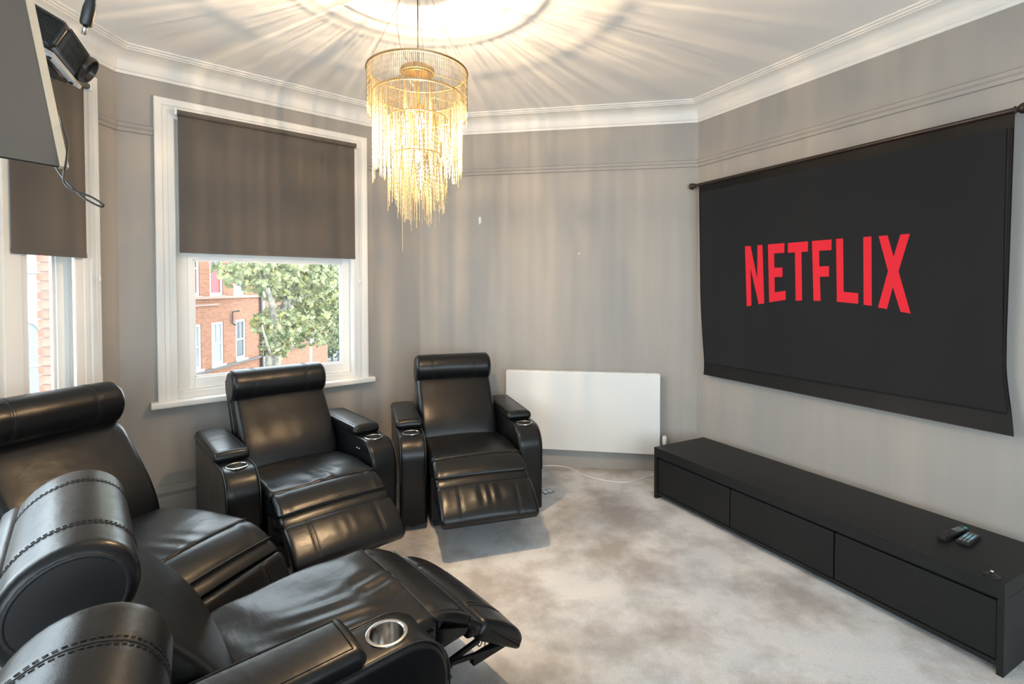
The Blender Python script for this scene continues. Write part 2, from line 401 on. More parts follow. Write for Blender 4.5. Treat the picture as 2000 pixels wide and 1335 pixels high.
def sash(root, name, fr, a0, a1, z0, z1, d, sl, sr, rb, rt_, th=.04):
    b = MB(); f_ = fr.fn()
    b.cbox(a0, a0 + sl, d - th, d, z0, z1, .004, f_); b.cbox(a1 - sr, a1, d - th, d, z0, z1, .004, f_)
    b.cbox(a0 + sl, a1 - sr, d - th, d, z0, z0 + rb, .004, f_); b.cbox(a0 + sl, a1 - sr, d - th, d, z1 - rt_, z1, .004, f_)
    # glazing bead
    g = .012
    b.box(a0 + sl, a0 + sl + g, d - .03, d - .014, z0 + rb, z1 - rt_, f_); b.box(a1 - sr - g, a1 - sr, d - .03, d - .014, z0 + rb, z1 - rt_, f_)
    b.box(a0 + sl, a1 - sr, d - .03, d - .014, z0 + rb, z0 + rb + g, f_); b.box(a0 + sl, a1 - sr, d - .03, d - .014, z1 - rt_ - g, z1 - rt_, f_)
    s_ = b.build(name, 'sash_white', root)
    b = MB(); b.box(a0 + sl - .004, a1 - sr + .004, d - .026, d - .022, z0 + rb - .004, z1 - rt_ + .004, f_); b.build('pane', 'window_glass', s_)
def frame_box(root, fr, a0, a1, z0, z1, wl, wr, D=.20):
    f_ = fr.fn(); b = MB()
    b.box(a0, a0 + wl, -D, -.055, z0, z1, f_); b.box(a1 - wr, a1, -D, -.055, z0, z1, f_); b.box(a0 + wl, a1 - wr, -D, -.056, z1 - .03, z1, f_)
    b.box(a0, a1, -D - .04, .0, z0, z0 + .045, f_)
    b.box(a0, a0 + .004, -.055, .004, z0, z1, f_); b.box(a1 - .004, a1, -.055, .004, z0, z1, f_); b.box(a0, a1, -.055, .004, z1 - .004, z1, f_)
    b.build('box_frame', 'trim_white', root, fix=False)
def stool(root, fr, a0, a1, z, dep=.075):
    b = MB(); pr = fillet([(-.02, z - .042), (dep - .01, z - .042), (dep, z - .036), (dep, z - .006), (dep - .01, z), (-.02, z)], [0, .008, .008, .008, .008, 0], 3)
    k = len(pr); vs = [fr(a0, d, q) for d, q in pr] + [fr(a1, d, q) for d, q in pr]
    b.add(vs, [tuple(range(k)), tuple(range(2 * k - 1, k - 1, -1))] + [(j, (j + 1) % k, k + (j + 1) % k, k + j) for j in range(k)])
    b.build('sill_board', 'trim_white', root, angle=40)
w1 = tag(empty('window_1', FW(.9, 0, .775)), kind='structure')
def keep(root):
    """children were authored in world space: undo the parent's offset"""
    bpy.context.view_layer.update()
    inv = root.matrix_world.inverted()
    for c in root.children: c.matrix_parent_inverse = inv
w1.location = (0, 0, 0)
casing(w1, FW, W1[0], W1[1], .775, W1[3], .105, .115, .108); frame_box(w1, FW, *W1, .071, .002)
sash(w1, 'lower_sash', FW, .364, 1.473, .82, 1.745, -.06, .034, .062, .075, .050)
sash(w1, 'upper_sash', FW, .364, 1.473, 1.70, 2.57, -.105, .034, .062, .050, .06)
stool(w1, FW, .150, 1.630, .777)
# window 2: side light seen at the photo's left edge plus the wider light beside it
w2 = tag(empty('window_2'), kind='structure')
casing(w2, FL, .302, W2c[1], .775, 2.60, .147, .12, .108)
for a0, a1 in ((W2a[1], W2b[0]), (W2b[1], W2c[0])):
    b = MB(); b.cbox(a0 - .005, a1 + .005, -.15, .032, .775, 2.6, .006, FL.fn()); b.cbox(a0 + .03, a1 - .03, .03, .040, .775, 2.6, .004, FL.fn()); b.build('mullion', 'trim_white', w2)
for (a0, a1, z0, z1) in (W2a, W2b, W2c):
    frame_box(w2, FL, a0, a1, z0, z1, .012, .012, .15)
    sash(w2, 'lower_sash', FL, a0 + .012, a1 - .012, .82, 1.745, -.06, .07, .06, .075, .05); sash(w2, 'upper_sash', FL, a0 + .012, a1 - .012, 1.70, 2.57, -.105, .07, .06, .05, .06)
stool(w2, FL, .12, 2.76, .777)
w3 = []
for i, hb in enumerate(WB_ADDED):  # windows behind the camera, added as a source for the cool light
    wr_ = tag(empty('window_%d' % (3 + i)), kind='structure')
    casing(wr_, FB, hb[0], hb[1], hb[2], hb[3], .11, .11, .11); frame_box(wr_, FB, *hb, .02, .02)
    sash(wr_, 'lower_sash', FB, hb[0] + .02, hb[1] - .02, hb[2] + .045, 1.6, -.06, .05, .05, .08, .05); sash(wr_, 'upper_sash', FB, hb[0] + .02, hb[1] - .02, 1.555, hb[3] - .03, -.105, .05, .05, .05, .06)
    stool(wr_, FB, hb[0] - .14, hb[1] + .14, hb[2] + .002); portal(FB, *hb)
portal(FW, *W1); portal(FL, *W2b); portal(FL, *W2a); portal(FL, *W2c)

# ------------------------------------------------------------------ roller blinds
def roller_blind(fr, a0, a1, ztop, zbot, d, label, chain_s, chain_z):
    r = tag(empty('roller_blind'), label, 'blind', 'roller blinds'); f_ = fr.fn()
    b = MB(); n = 20; vs = []
    for i in range(n):
        a = 2 * math.pi * i / n; vs.append((d + .017 * math.cos(a), ztop + .017 * math.sin(a)))
    b.prism(vs, lambda dd, z, h: fr(h, dd, z), a0, a1); b.build('roller_tube', 'blind_fabric', r, smooth=False, angle=40)
    b = MB(); b.box(a0 + .006, a1 - .006, d - .018, d - .0165, zbot, ztop, f_); b.build('cloth', 'blind_fabric', r)
    b = MB(); b.cbox(a0 + .006, a1 - .006, d - .0215, d - .013, zbot - .004, zbot + .022, .002, f_); b.build('bottom_bar', 'blind_fabric', r)
    for s_, e_ in ((a0, -1), (a1, 1)):
        b = MB(); b.cbox(min(s_, s_ + e_ * .016), max(s_, s_ + e_ * .016), d - .02, d + .02, ztop - .022, ztop + .022, .004, f_); b.cbox(min(s_ + e_ * .016, s_ + e_ * .004), max(s_ + e_ * .016, s_ + e_ * .004), .034, d, ztop - .014, ztop + .014, .003, f_); b.build('bracket', 'white_plastic', r)
    b = MB()
    for k in (0, .018):
        b.tube([fr(chain_s + k, d + .004, ztop), fr(chain_s + k, d + .004, chain_z)], .0016, 5)
    b.tube([fr(chain_s + .009 - .009 * math.cos(t), d + .004, chain_z - .009 * math.sin(t)) for t in [i * math.pi / 8 for i in range(9)]], .0016, 5)
    b.build('pull_chain', 'white_plastic', r)
    b = MB(); q = fr(chain_s, d + .004, chain_z + .30); b.lathe([(0, -.02), (.006, -.018), (.008, 0), (.006, .018), (0, .02)], 10, q); b.build('chain_weight', 'white_plastic', r, smooth=True)
    return r
roller_blind(FW, .306, 1.487, 2.622, 1.733, .058, 'brown roller blind half drawn over the window behind the middle recliner', 1.512, 1.25)
roller_blind(FL, .256, .665, 2.622, 1.672, .066, 'grey roller blind at the left edge, hanging behind the tilted panel and projector', .205, 1.25)

# ------------------------------------------------------------------ radiator and its bits
rd = tag(empty('radiator', FM(1.41, 0, 0), FM.rot()), 'white flat panel radiator on the back wall between recliner and black console', 'radiator')
sgn = -1  # local +y must face the room
def rl(x, y, z): return (x - 1.412, -y, z)
b = MB(); b.cbox(.787, 2.040, .078, .092, .158, .800, .004, rl); b.build('front_panel', 'radiator_white', rd)
b = MB(); b.cbox(.795, 2.030, .030, .044, .165, .795, .004, rl); b.build('rear_panel', 'radiator_white', rd)
for x0, x1 in ((.787, .797), (2.030, 2.040)):
    b = MB(); b.cbox(x0, x1, .030, .0775, .16, .806, .003, rl); b.build('side_cover', 'radiator_white', rd)
b = MB()
for i in range(84): x = .80 + i * .01464; b.box(x, x + .0085, .034, .080, .800, .805, rl)
b.box(.797, 2.03, .034, .040, .799, .807, rl); b.box(.797, 2.03, .0775, .082, .799, .807, rl); tag(b.build('top_grille', 'radiator_white', rd), kind='stuff')
for x in (1.0, 1.85):
    b = MB(); b.box(x, x + .04, 0.002, .03, .2, .76, rl); b.build('wall_bracket', 'radiator_white', rd)
b = MB(); b.lathe([(.004, 0), (.016, .002), (.019, .012), (.019, .055), (.016, .066), (.010, .070), (0, .071)], 14, rl(2.078, .06, .235)); b.build('valve_head', 'white_plastic', rd, angle=40)
b = MB(); b.tube([rl(2.078, .06, .0), rl(2.078, .06, .238)], .0075, 10); b.tube([rl(2.03, .06, .215), rl(2.078, .06, .215)], .009, 10); b.build('feed_pipe', 'white_plastic', rd, smooth=True)

# wall marks
def mark(fr, s, z, pts, label):
    b = MB(); b.prism([(s + a, z + c) for a, c in pts], lambda a, c, h: fr(a, h, c), .0003, .0022); return tag(b.build('plaster_patch', 'plaster'), label, 'wall mark')
mark(FM, .543, 2.079, [(-.006, -.035), (.004, -.03), (.013, -.012), (.012, .015), (.006, .034), (-.004, .03), (-.012, .012), (-.008, -.01)], 'small pale plaster patch on the back wall below the picture rail')
mark(FM, 1.391, 1.783, [(-.006, -.006), (.004, -.007), (.007, .002), (.002, .008), (-.005, .005)], 'tiny pale plaster speck on the wall above the radiator')

# ------------------------------------------------------------------ recliners
TILT = R_(33)
P0 = Vector((-.31, .42))                 # seat / back hinge in (y,z)
UV = lambda u, v: (P0.x - math.sin(TILT) * u + math.cos(TILT) * v, P0.y + math.cos(TILT) * u + math.sin(TILT) * v)
HW = .287                                 # half width of seat and back
CACHE = {}
def cached(key, fn):
    if key not in CACHE: CACHE[key] = fn()
    return CACHE[key]
ARM_X, ARM_W, CUP_Z = .3825, .165, .570
def arm_mesh():
    pr = fillet([(-.70, .03), (.145, .03), (.150, .30), (.150, .570), (-.70, .570)], [.01, .012, 0, .165, .03], 10)
    pr = resample(pr, .05)
    me = rext(pr, -ARM_W / 2, ARM_W / 2, .020, 4, 6).mesh('arm', 'leather', angle=50)
    # bore the cup-holder hole
    oa = bpy.data.objects.new('tmp_arm', me); col.objects.link(oa)
    cm = MB(); cm.lathe([(.046, CUP_Z - .085), (.046, CUP_Z + .05)], 40, (0, 0, 0)); cme = cm.mesh('tmp_cut', 'leather'); oc = bpy.data.objects.new('tmp_cut', cme); col.objects.link(oc)
    md = oa.modifiers.new('b', 'BOOLEAN'); md.operation = 'DIFFERENCE'; md.object = oc; md.solver = 'EXACT'
    bpy.context.view_layer.update(); dg = bpy.context.evaluated_depsgraph_get()
    nm = bpy.data.meshes.new_from_object(oa.evaluated_get(dg)); nm.name = 'arm'
    bpy.data.objects.remove(oa); bpy.data.objects.remove(oc)
    nm.set_sharp_from_angle(angle=R_(50))
    return nm
def edge_line(prof_open, x, r, m):
    b = MB(); b.tube([(x, y, z) for y, z in prof_open], r, 5); return b.mesh('piping', m, smooth=True)
def arm_profile_top(inset=0.0):
    full = fillet([(-.70, .03), (.145, .03), (.150, .30), (.150, .570), (-.70, .570)], [.01, .012, 0, .165, .03], 10)
    p = [q for q in full if q[1] > .06]
    return p
def pad_mesh():
    pr = fillet([(-.69, .568), (-.105, .568), (-.085, .590), (-.105, .622), (-.66, .622), (-.69, .605)], [.004, .012, .02, .022, .02, .01], 5)
    def fn(x, y, z):
        if z > .60: z += .006 * (1 - (x / .085) ** 2)
        return (x, y, z)
    return rext(resample(pr, .04), -.088, .088, .020, 4, 6, fn).mesh('arm_pad', 'leather', angle=60)
def pad_stitch():
    b = MB()
    for x in (-.066, .066):
        b.tube([(x, y, .6255) for y in [-.66 + i * .03 for i in range(19)]], .0011, 4)
    b.tube([(x, -.122, .6258 + .004 * (1 - (x / .085) ** 2)) for x in (-.066, -.03, 0, .03, .066)], .0011, 4)
    return b.mesh('stitching', 'thread', smooth=True)
def cup_mesh():
    b = MB(); b.lathe([(.0, -.078), (.040, -.078), (.043, -.074), (.0445, -.005), (.0445, .0015), (.047, .004), (.052, .0045), (.0555, .003), (.056, -.001), (.047, -.002)], 48, caps=False)
    return b.mesh('cup_holder', 'chrome', smooth=False, fix=False, angle=30)
SEAT_TOP = spline([(-.34, .415), (-.30, .434), (-.18, .452), (0, .466), (.12, .466), (.20, .461), (.222, .456)], 5)
def seat_fn(wr):
    def fn(x, y, z):
        k = max(0, min(1, (z - .37) / .06)); s = 1 - (x / HW) ** 2
        z += .012 * s * k
        # soft creases gathered towards the front seam
        g = math.exp(-((y - .16) / .10) ** 2) * k
        z += wr * g * .0030 * math.sin(46 * x + 22 * y + 3 * math.sin(17 * x)) + wr * k * .002 * math.sin(19 * x - 31 * y + 2 * math.sin(9 * y))
        if wr > 1: z += .0032 * k * math.sin(88 * (x - .38 * y) + 1.2 * math.sin(14 * y)) * math.exp(-((x - .10) / .13) ** 2) * math.exp(-((y + .04) / .15) ** 2)
        return (x, y, z)
    return fn
def seat_mesh(wr):
    pr = SEAT_TOP + [(.232, .440), (.228, .36), (.20, .33), (-.34, .33)]
    return rext(resample(pr, .03), -HW, HW, .030, 5, 40, seat_fn(wr)).mesh('seat', 'leather', angle=60)
def front_mesh(wr):
    pr = spline([(.220, .453), (.255, .451), (.30, .435), (.340, .414), (.364, .396)], 4) + [(.362, .375), (.335, .35), (.25, .345), (.215, .36)]
    def fn(x, y, z):
        k = max(0, min(1, (z - .37) / .04)); z += .010 * (1 - (x / HW) ** 2) * k + wr * k * .0022 * math.sin(60 * x + 4 * math.sin(23 * x)) * math.exp(-((abs(x) - .24) / .09) ** 2); return (x, y, z)
    return rext(resample(pr, .03), -HW + .002, HW - .002, .026, 5, 40, fn).mesh('seat_front', 'leather', angle=60)
def band_mesh():
    pr = [(.345, .385), (.366, .386), (.392, .372), (.408, .352), (.39, .32), (.345, .33)]
    def fn(x, y, z): return (x, y, z + .008 * (1 - (x / HW) ** 2))
    return rext(resample(pr, .03), -HW + .006, HW - .006, .02, 4, 14, fn).mesh('gusset', 'leather', angle=60)
FH = Vector((.395, .345))                 # foot-rest hinge
def foot_pt(a, v, extra):
    """a: length down the pad, v: thickness"""
    th = R_(33 + extra); return (FH.x + math.cos(th) * a + math.sin(th) * v, FH.y - math.sin(th) * a + math.cos(th) * v)
FOOT_TOP = [(.004, .006), (.012, .024), (.035, .033), (.09, .037), (.15, .034), (.205, .024), (.232, .006), (.236, -.010)]
def foot_mesh(extra, wr):
    tp = spline(FOOT_TOP, 4) + [(.236, -.030), (.225, -.038), (.02, -.038), (.004, -.03)]
    pr = [foot_pt(a, v, extra) for a, v in tp][::-1]
    n = Vector((math.sin(R_(33 + extra)), math.cos(R_(33 + extra))))
    def fn(x, y, z):
        a = (y - FH.x) * math.cos(R_(33 + extra)) - (z - FH.y) * math.sin(R_(33 + extra)); v = (y - FH.x) * n.x + (z - FH.y) * n.y
        k = max(0, min(1, (v + .02) / .05)); h = .010 * (1 - (x / HW) ** 2) * k
        for s in (-.165, .165): h -= .0035 * k * math.exp(-((x - s) / .008) ** 2)
        h += wr * k * .004 * math.sin(70 * x + 3 * math.sin(21 * x)) * math.exp(-((a - .09) / .06) ** 2) * (1 if abs(x) < .165 else .4)
        return (x, y + n.x * h, z + n.y * h)
    return rext(resample(pr, .03), -HW + .004, HW - .004, .022, 4, 56, fn).mesh('footrest', 'leather', angle=60)
def foot_seams(extra, s):
    b = MB(); n = Vector((math.sin(R_(33 + extra)), math.cos(R_(33 + extra))))
    if True:
        for dx, hh in ((-.010, .0065), (-.0, .0030), (.010, .0065)):
            pts = []
            for a, v in spline(FOOT_TOP, 3)[3:-2]:
                k = max(0, min(1, (v + .02) / .05)); x = s + dx; h = .010 * (1 - (x / HW) ** 2) * k - .0035 * k * math.exp(-(dx / .008) ** 2) + .0006
                q = foot_pt(a, v + h, extra); pts.append((x, q[0], q[1]))
            b.tube(pts, .0010, 4)
    return b.mesh('stitching', 'thread', smooth=True)
def lat_seam(y, z, lift=.012, r=.0022, m='piping'):
    b = MB(); b.tube([(x, y, z + .0012 + lift * (1 - (x / HW) ** 2)) for x in [-HW + .01 + i * (2 * HW - .02) / 30 for i in range(31)]], r, 5); return b.mesh('seam', m, smooth=True)
def back_mesh():
    fr_ = spline([(-.05, -.03), (.0, .004), (.10, .028), (.22, .030), (.34, .018), (.46, .004), (.52, -.03)], 4)
    pr = [UV(u, v) for u, v in fr_] + [UV(.52, -.10), UV(-.06, -.11)]
    def fn(x, y, z):
        q = Vector((y, z)) - P0; v = q.x * math.cos(TILT) + q.y * math.sin(TILT); k = max(0, min(1, (v + .05) / .06)); h = .012 * (1 - (x / HW) ** 2) * k
        return (x, y + math.cos(TILT) * h, z + math.sin(TILT) * h)
    return rext(resample(pr, .04), -HW + .004, HW - .004, .034, 5, 16, fn).mesh('backrest', 'leather', angle=60)
def shell_mesh():
    pr = [UV(u, v) for u, v in fillet([(-.10, -.105), (.60, -.095), (.655, -.085), (.655, -.135), (.60, -.155), (-.10, -.165)], [.01, 0, .02, .02, 0, .01], 4)]
    return rext(resample(pr, .05), -HW + .002, HW - .002, .016, 4, 6).mesh('back_shell', 'leather', angle=50)
ROLL_U, ROLL_RU, ROLL_RV, ROLL_V = .556, .108, .122, -.028
def roll_pt(a, raise_, k=1.0): return UV(ROLL_U + raise_ + ROLL_RU * math.sin(a) * k, ROLL_V + ROLL_RV * math.cos(a) * k)
def roll_mesh(raise_):
    pr = [roll_pt(2 * math.pi * i / 40, raise_) for i in range(40)]
    c = Vector(UV(ROLL_U + raise_, ROLL_V))
    def fn(x, y, z):
        k = 1 - .018 * sum(math.exp(-((x - s) / .007) ** 2) for s in (-.16, .16)) + .012 * (1 - (x / HW) ** 2); return (x, c.x + (y - c.x) * k, c.y + (z - c.y) * k)
    return rext(pr, -HW + .001, HW - .001, .026, 5, 44, fn).mesh('headrest', 'leather', angle=60)
def roll_seams(raise_, s):
    b = MB()
    for dx, q in ((-.010, 1.005), (0, .992), (.010, 1.005)):
        pts = [(s + dx, *roll_pt(2 * math.pi * i / 210, raise_, q + .0045)) for i in range(211)]
        if dx == 0: b.tube(pts[:-1], .0018, 4, closed=True)
        else:
            for i in range(0, 210, 3): b.tube(pts[i:i + 3], .0009, 4)
    return b.mesh('stitching', 'thread', smooth=True)
def roll_caps(raise_, s):
    b = MB()
    if True:
        pts = []; rr = []
        for i in range(72):
            q = roll_pt(2 * math.pi * i / 72, raise_, .80); pts.append((s * (HW - .004), *q)); rr.append(.0060 + .0009 * math.sin(i * 2.4))
        b.tube(pts, rr, 6, closed=True)
        n = 36; vs = [(s * (HW + .0005), *roll_pt(2 * math.pi * i / n, raise_, .77)) for i in range(n)] + [(s * (HW + .004), *UV(ROLL_U + raise_, ROLL_V))]
        b.add(vs, [(i, (i + 1) % n, n) for i in range(n)])
    return b.mesh('end_cap', 'leather_plain', smooth=True)
def base_mesh():
    b = MB(); b.cbox(-HW + .01, HW - .01, -.52, .16, .05, .332, .01); b.cbox(-HW + .03, HW - .03, -.48, .12, .0, .05, .004); return b.mesh('base', 'leather_plain')
def mech_mesh(extra, s):
    b = MB()
    if True:
        p = [foot_pt(.06, -.045, extra), foot_pt(.17, -.045, extra)]
        b.tube([(s, .16, .24), (s, p[0][0], p[0][1])], .010, 4); b.tube([(s + .012, .14, .15), (s + .012, .30, .26), (s + .012, p[1][0], p[1][1])], .009, 4)
        b.tube([(s - .01, .16, .17), (s - .01, .31, .20)], .008, 4)
        b.box(s - .012, s + .012, p[0][0] - .03, p[1][0] + .02, min(p[0][1], p[1][1]) - .012, min(p[0][1], p[1][1]) + .014)
        for t in (0, .35, .7):
            y = p[0][0] + (p[1][0] - p[0][0]) * t + .02; z = p[0][1] + (p[1][1] - p[0][1]) * t
            b.tube([(s - .02, y + .010 * math.cos(a), z - .028 + .016 * math.sin(a)) for a in [i * math.pi / 5 for i in range(10)]], .0022, 4, closed=True)
    return b.mesh('mechanism', 'dark_metal')
def feet_mesh():
    b = MB(); b.lathe([(.018, 0), (.022, .004), (.022, .031)], 12, (0, 0, 0))
    return b.mesh('glide', 'black_plastic')
def recliner(x, y, head, label, arms='LR', extra=0, raise_=0.0, wr=1.0, fwr=.15, buttons=False):
    r = tag(empty('recliner', (x, y, 0), -R_(head)), label, 'recliner', 'black leather cinema recliners')
    s = link('seat', cached(('seat', wr), lambda: seat_mesh(wr)), r); link('seam', cached('s1', lambda: lat_seam(.2215, .4555)), s)
    s = link('seat_front', cached(('front', wr), lambda: front_mesh(wr)), r); link('seam', cached('s2', lambda: lat_seam(.365, .3965, .010)), s)
    link('gusset', cached('band', band_mesh), r)
    f = link('footrest', cached(('foot', extra, fwr), lambda: foot_mesh(extra, fwr)), r); 
    for s_ in (-1, 1): tag(link('stitching', cached(('fs', extra, s_), lambda: foot_seams(extra, s_ * .165)), f), kind='stuff')
    
    for s_ in (-1, 1): tag(link('mechanism', cached(('mech', extra, s_), lambda: mech_mesh(extra, s_ * .235)), r), kind='stuff')
    link('base', cached('base', base_mesh), r)
    link('backrest', cached('back', back_mesh), r); link('back_shell', cached('shell', shell_mesh), r)
    h = link('headrest', cached(('roll', raise_), lambda: roll_mesh(raise_)), r); 
    for s_ in (-1, 1):
        tag(link('stitching', cached(('rs', raise_, s_), lambda: roll_seams(raise_, s_ * .16)), h), kind='stuff'); link('end_cap', cached(('rc', raise_, s_), lambda: roll_caps(raise_, s_)), h)
    for sd, k in (('L', -1), ('R', 1)):
        if sd not in arms: continue
        a = link('arm', cached('arm', arm_mesh), r); a.location.x = k * ARM_X
        for e in (-1, 1):
            q = link('piping', cached(('pipe', e), lambda: edge_line(arm_profile_top(), e * (ARM_W / 2 - .006), .0030, 'piping')), a)
        p = link('arm_pad', cached('pad', pad_mesh), r); p.location.x = k * ARM_X; tag(link('stitching', cached('padst', pad_stitch), p), kind='stuff')
        c = link('cup_holder', cached('cup', cup_mesh), r); c.location = (k * ARM_X, 0, CUP_Z); c['label'] = 'round stainless steel cup holder'
        
        for y_ in (-.64, .07): g = link('glide', cached('glide', feet_mesh), r); g.location = (k * ARM_X, y_, 0)
        if buttons and sd == 'L':
            for dy in (0, .03):
                b = MB(); b.lathe([(.0, .006), (.006, .005), (.0075, 0)], 12, (k * (ARM_X - ARM_W / 2 - .001) , -.055 + dy, .508), 'x'); b.build('switch_button', 'chrome', r, smooth=True)
    return r
recliner(-.285, 3.292, 163.0, 'two-armed black leather recliner by the back wall, beside the white radiator', wr=.4, fwr=.9)
recliner(-1.154, 2.838, 139.0, 'black leather recliner with two arms in front of the window with the brown blind', wr=1.0, buttons=True)
recliner(-1.508, 2.042, 109.0, 'armless black leather recliner backing onto the left window, footrest lowered', arms='', extra=34, raise_=.056, wr=.6)
recliner(-.590, 1.610, 49.0, 'foreground black leather recliner whose raised footrest shows a metal mechanism underneath', arms='R', wr=1.2)
recliner(-.012, .905, 58.0, 'nearest black leather recliner, only its rounded headrest showing in the bottom left corner', arms='R', extra=48, wr=.5)

# ------------------------------------------------------------------ console with drawers
cs = tag(empty('media_console', FRt(1.129, .395, 0), FRt.rot()), 'long low black wooden media console with three drawer fronts under the projector screen', 'console')
def cl(a, d, z): return (a - 1.129, -(d - .395), z)
b = MB(); b.cbox(.196, 2.062, .145, .645, .299, .363, .0025, cl); b.build('top', 'black_wood', cs)
for a0, a1 in ((.196, .220), (2.040, 2.062)):
    b = MB(); b.cbox(a0, a1, .145, .645, 0, .299, .002, cl); b.build('side_panel', 'black_wood', cs)
b = MB(); b.box(.220, 2.040, .150, .160, .04, .298, cl); b.build('rear_panel', 'black_wood', cs)
b = MB(); b.cbox(.220, 2.040, .16, .640, .030, .050, .002, cl); b.build('bottom_rail', 'black_wood', cs)
for a0, a1 in ((.2225, .8215), (.8275, 1.4265), (1.4325, 2.037)):
    b = MB(); b.cbox(a0, a1, .60, .636, .0535, .284, .003, cl); dr = b.build('drawer_front', 'black_wood_front', cs)
    b = MB(); b.cbox(a0 + .004, a1 - .004, .598, .622, .284, .294, .002, cl); b.build('finger_groove', 'screen_black', dr)
for a in (.85, 1.45):
    b = MB(); b.cbox(a, a + .05, .3, .35, 0, .03, .003, cl); b.build('foot', 'black_wood', cs)
# remotes and puck
def remote(a, d, ang, ln, wd, th, label, lit):
    r = tag(empty('remote_control', FRt(a, d, .363), FRt.rot() + ang), label, 'remote', 'remote controls on the console')
    b = MB(); b.cbox(-wd / 2, wd / 2, -ln / 2, ln / 2, 0, th, .004); b.build('body', 'black_plastic', r, angle=40)
    rng = random.Random(int(ln * 1000))
    for i in range(3):
        for j in range(8):
            x = (i - 1) * wd * .28; y = -ln * .40 + j * ln * .10
            b = MB(); b.cbox(x - wd * .09, x + wd * .09, y - ln * .025, y + ln * .025, th - .001, th + .0022, .0008)
            mname = 'button_grey'
            if lit == 'blue' and 3 <= j <= 5: mname = 'button_blue'
            if lit == 'teal': mname = 'black_plastic' if j < 5 else 'button_grey'
            b.build('button', mname, r)
    if lit == 'teal':
        b = MB(); b.lathe([(.007, 0), (.007, .003), (0, .0036)], 12, (wd * .22, ln * .44, th - .0005)); b.build('power_button', 'teal_light', r)
    return r
remote(1.793, .353, R_(-3), .20, .034, .022, 'slim black remote control with a teal light, left of the two on the console', 'teal')
remote(1.846, .346, R_(4), .145, .046, .017, 'smaller dark remote control with pale blue buttons, right of the two on the console', 'blue')
pk = tag(empty('cable_puck', FRt(2.014, .615, .363)), 'flat black disc with a silver knob on the near corner of the console', 'disc')
b = MB(); b.lathe([(.025, 0), (.027, .001), (.027, .004), (.024, .006), (0, .006)], 24); b.build('disc', 'black_plastic', pk, angle=40)
b = MB(); b.lathe([(.008, .006), (.007, .012), (.004, .014)], 14); b.build('collar', 'dark_metal', pk, angle=40)
b = MB(); b.lathe([(.0, .014), (.005, .015), (.0065, .019), (.005, .0235), (0, .0245)], 14); b.build('knob', 'chrome', pk, smooth=True)

# ------------------------------------------------------------------ projector screen
ps = tag(empty('projector_screen'), 'black hanging projector screen on a dark wooden pole showing the red NETFLIX logo', 'screen')
b = MB(); b.tube([FRt(.03, .062, 2.302), FRt(1.882, .062, 2.312)], .0125, 14); b.build('pole', 'dark_wood', ps, smooth=False, angle=50)
for s_, z_, e_ in ((.03, 2.302, -1), (1.882, 2.312, 1)):
    b = MB(); n = 16; vs = []; prf = [(.0125, -.002), (.018, .002), (.018, .006), (.011, .010), (.016, .016), (.024, .026), (.026, .036), (.022, .048), (.012, .056), (0, .058)]
    rot = Matrix.Rotation(math.atan2(FRt.t.y, FRt.t.x), 4, 'Z')
    b.lathe([(r, e_ * h) for r, h in prf], n, (0, 0, 0), 'x'); c0 = Vector(FRt(s_, .062, z_)); b.v = [tuple(rot @ Vector(p) + c0) for p in b.v]; b.build('finial', 'dark_wood', ps, smooth=True)
for s_ in (.2, 1.7):
    b = MB(); b.box(s_ - .012, s_ + .012, 0.001, .056, 2.296, 2.312, FRt.fn()); b.build('wall_bracket', 'dark_wood', ps)
def edges(z):
    v = (2.30 - z) / (2.30 - .82); lo = .062 + .022 * v + .042 * max(0, (v - .55) / .45) ** 1.6; hi = 1.884 - .016 * min(v / .7, 1) + .036 * max(0, (v - .78) / .22) ** 1.5
    return lo, hi
def dep(z):
    v = (2.30 - z) / (2.30 - .82); return .060 - .012 * v + .022 * max(0, (v - .90) / .10) ** 2
b = MB(); nv, nu = 40, 16; vs = []
for th in (0, -.0025):
    for i in range(nv + 1):
        z = 2.305 - (2.305 - .818) * i / nv; lo, hi = edges(z)
        for j in range(nu + 1):
            u = j / nu; curl = 0; vs.append(FRt(lo + (hi - lo) * u, dep(z) + th + curl, z - (.014 * (u - .3) if i == nv else 0)))
K = (nv + 1) * (nu + 1); fs = []
for i in range(nv):
    for j in range(nu):
        a = i * (nu + 1) + j; q = (a, a + 1, a + nu + 2, a + nu + 1); fs.append(q); fs.append(tuple(K + t for t in q[::-1]))
for i in range(nv): 
    for a in (i * (nu + 1), i * (nu + 1) + nu): fs.append((a, a + nu + 1, K + a + nu + 1, K + a))
for j in range(nu):
    for a in (j, nv * (nu + 1) + j): fs.append((a, a + 1, K + a + 1, K + a))
b.add(vs, fs); b.build('cloth', 'screen_border', ps, angle=60)
b = MB(); vs = []; n = 24
for i in range(n + 1):
    z = 2.240 - (2.240 - .915) * i / n; lo, hi = edges(z); hi2 = 1.858 - .004 * math.sin(i / n * math.pi) + .018 * max(0, (i / n - .8) / .2); vs += [FRt(lo + .014, dep(z) + .004, z), FRt(hi2, dep(z) + .004, z)]
b.add(vs, [(2 * i, 2 * i + 1, 2 * i + 3, 2 * i + 2) for i in range(n)]); b.build('picture', 'screen_picture', ps, fix=False)
b = MB(); b.tube([FRt(.12, dep(.91) + .004, .9125), FRt(1.872, dep(.91) + .004, .9065)], .004, 6); b.build('bottom_batten', 'screen_black', ps)
for z0, z1, side in ((2.236, .92, 1),):
    b = MB(); b.tube([FRt(edges(z)[1] - .008, dep(z) + .004, z) for z in [z0 - (z0 - z1) * i / 14 for i in range(15)]], .0045, 5); b.build('side_cord', 'screen_black', ps)
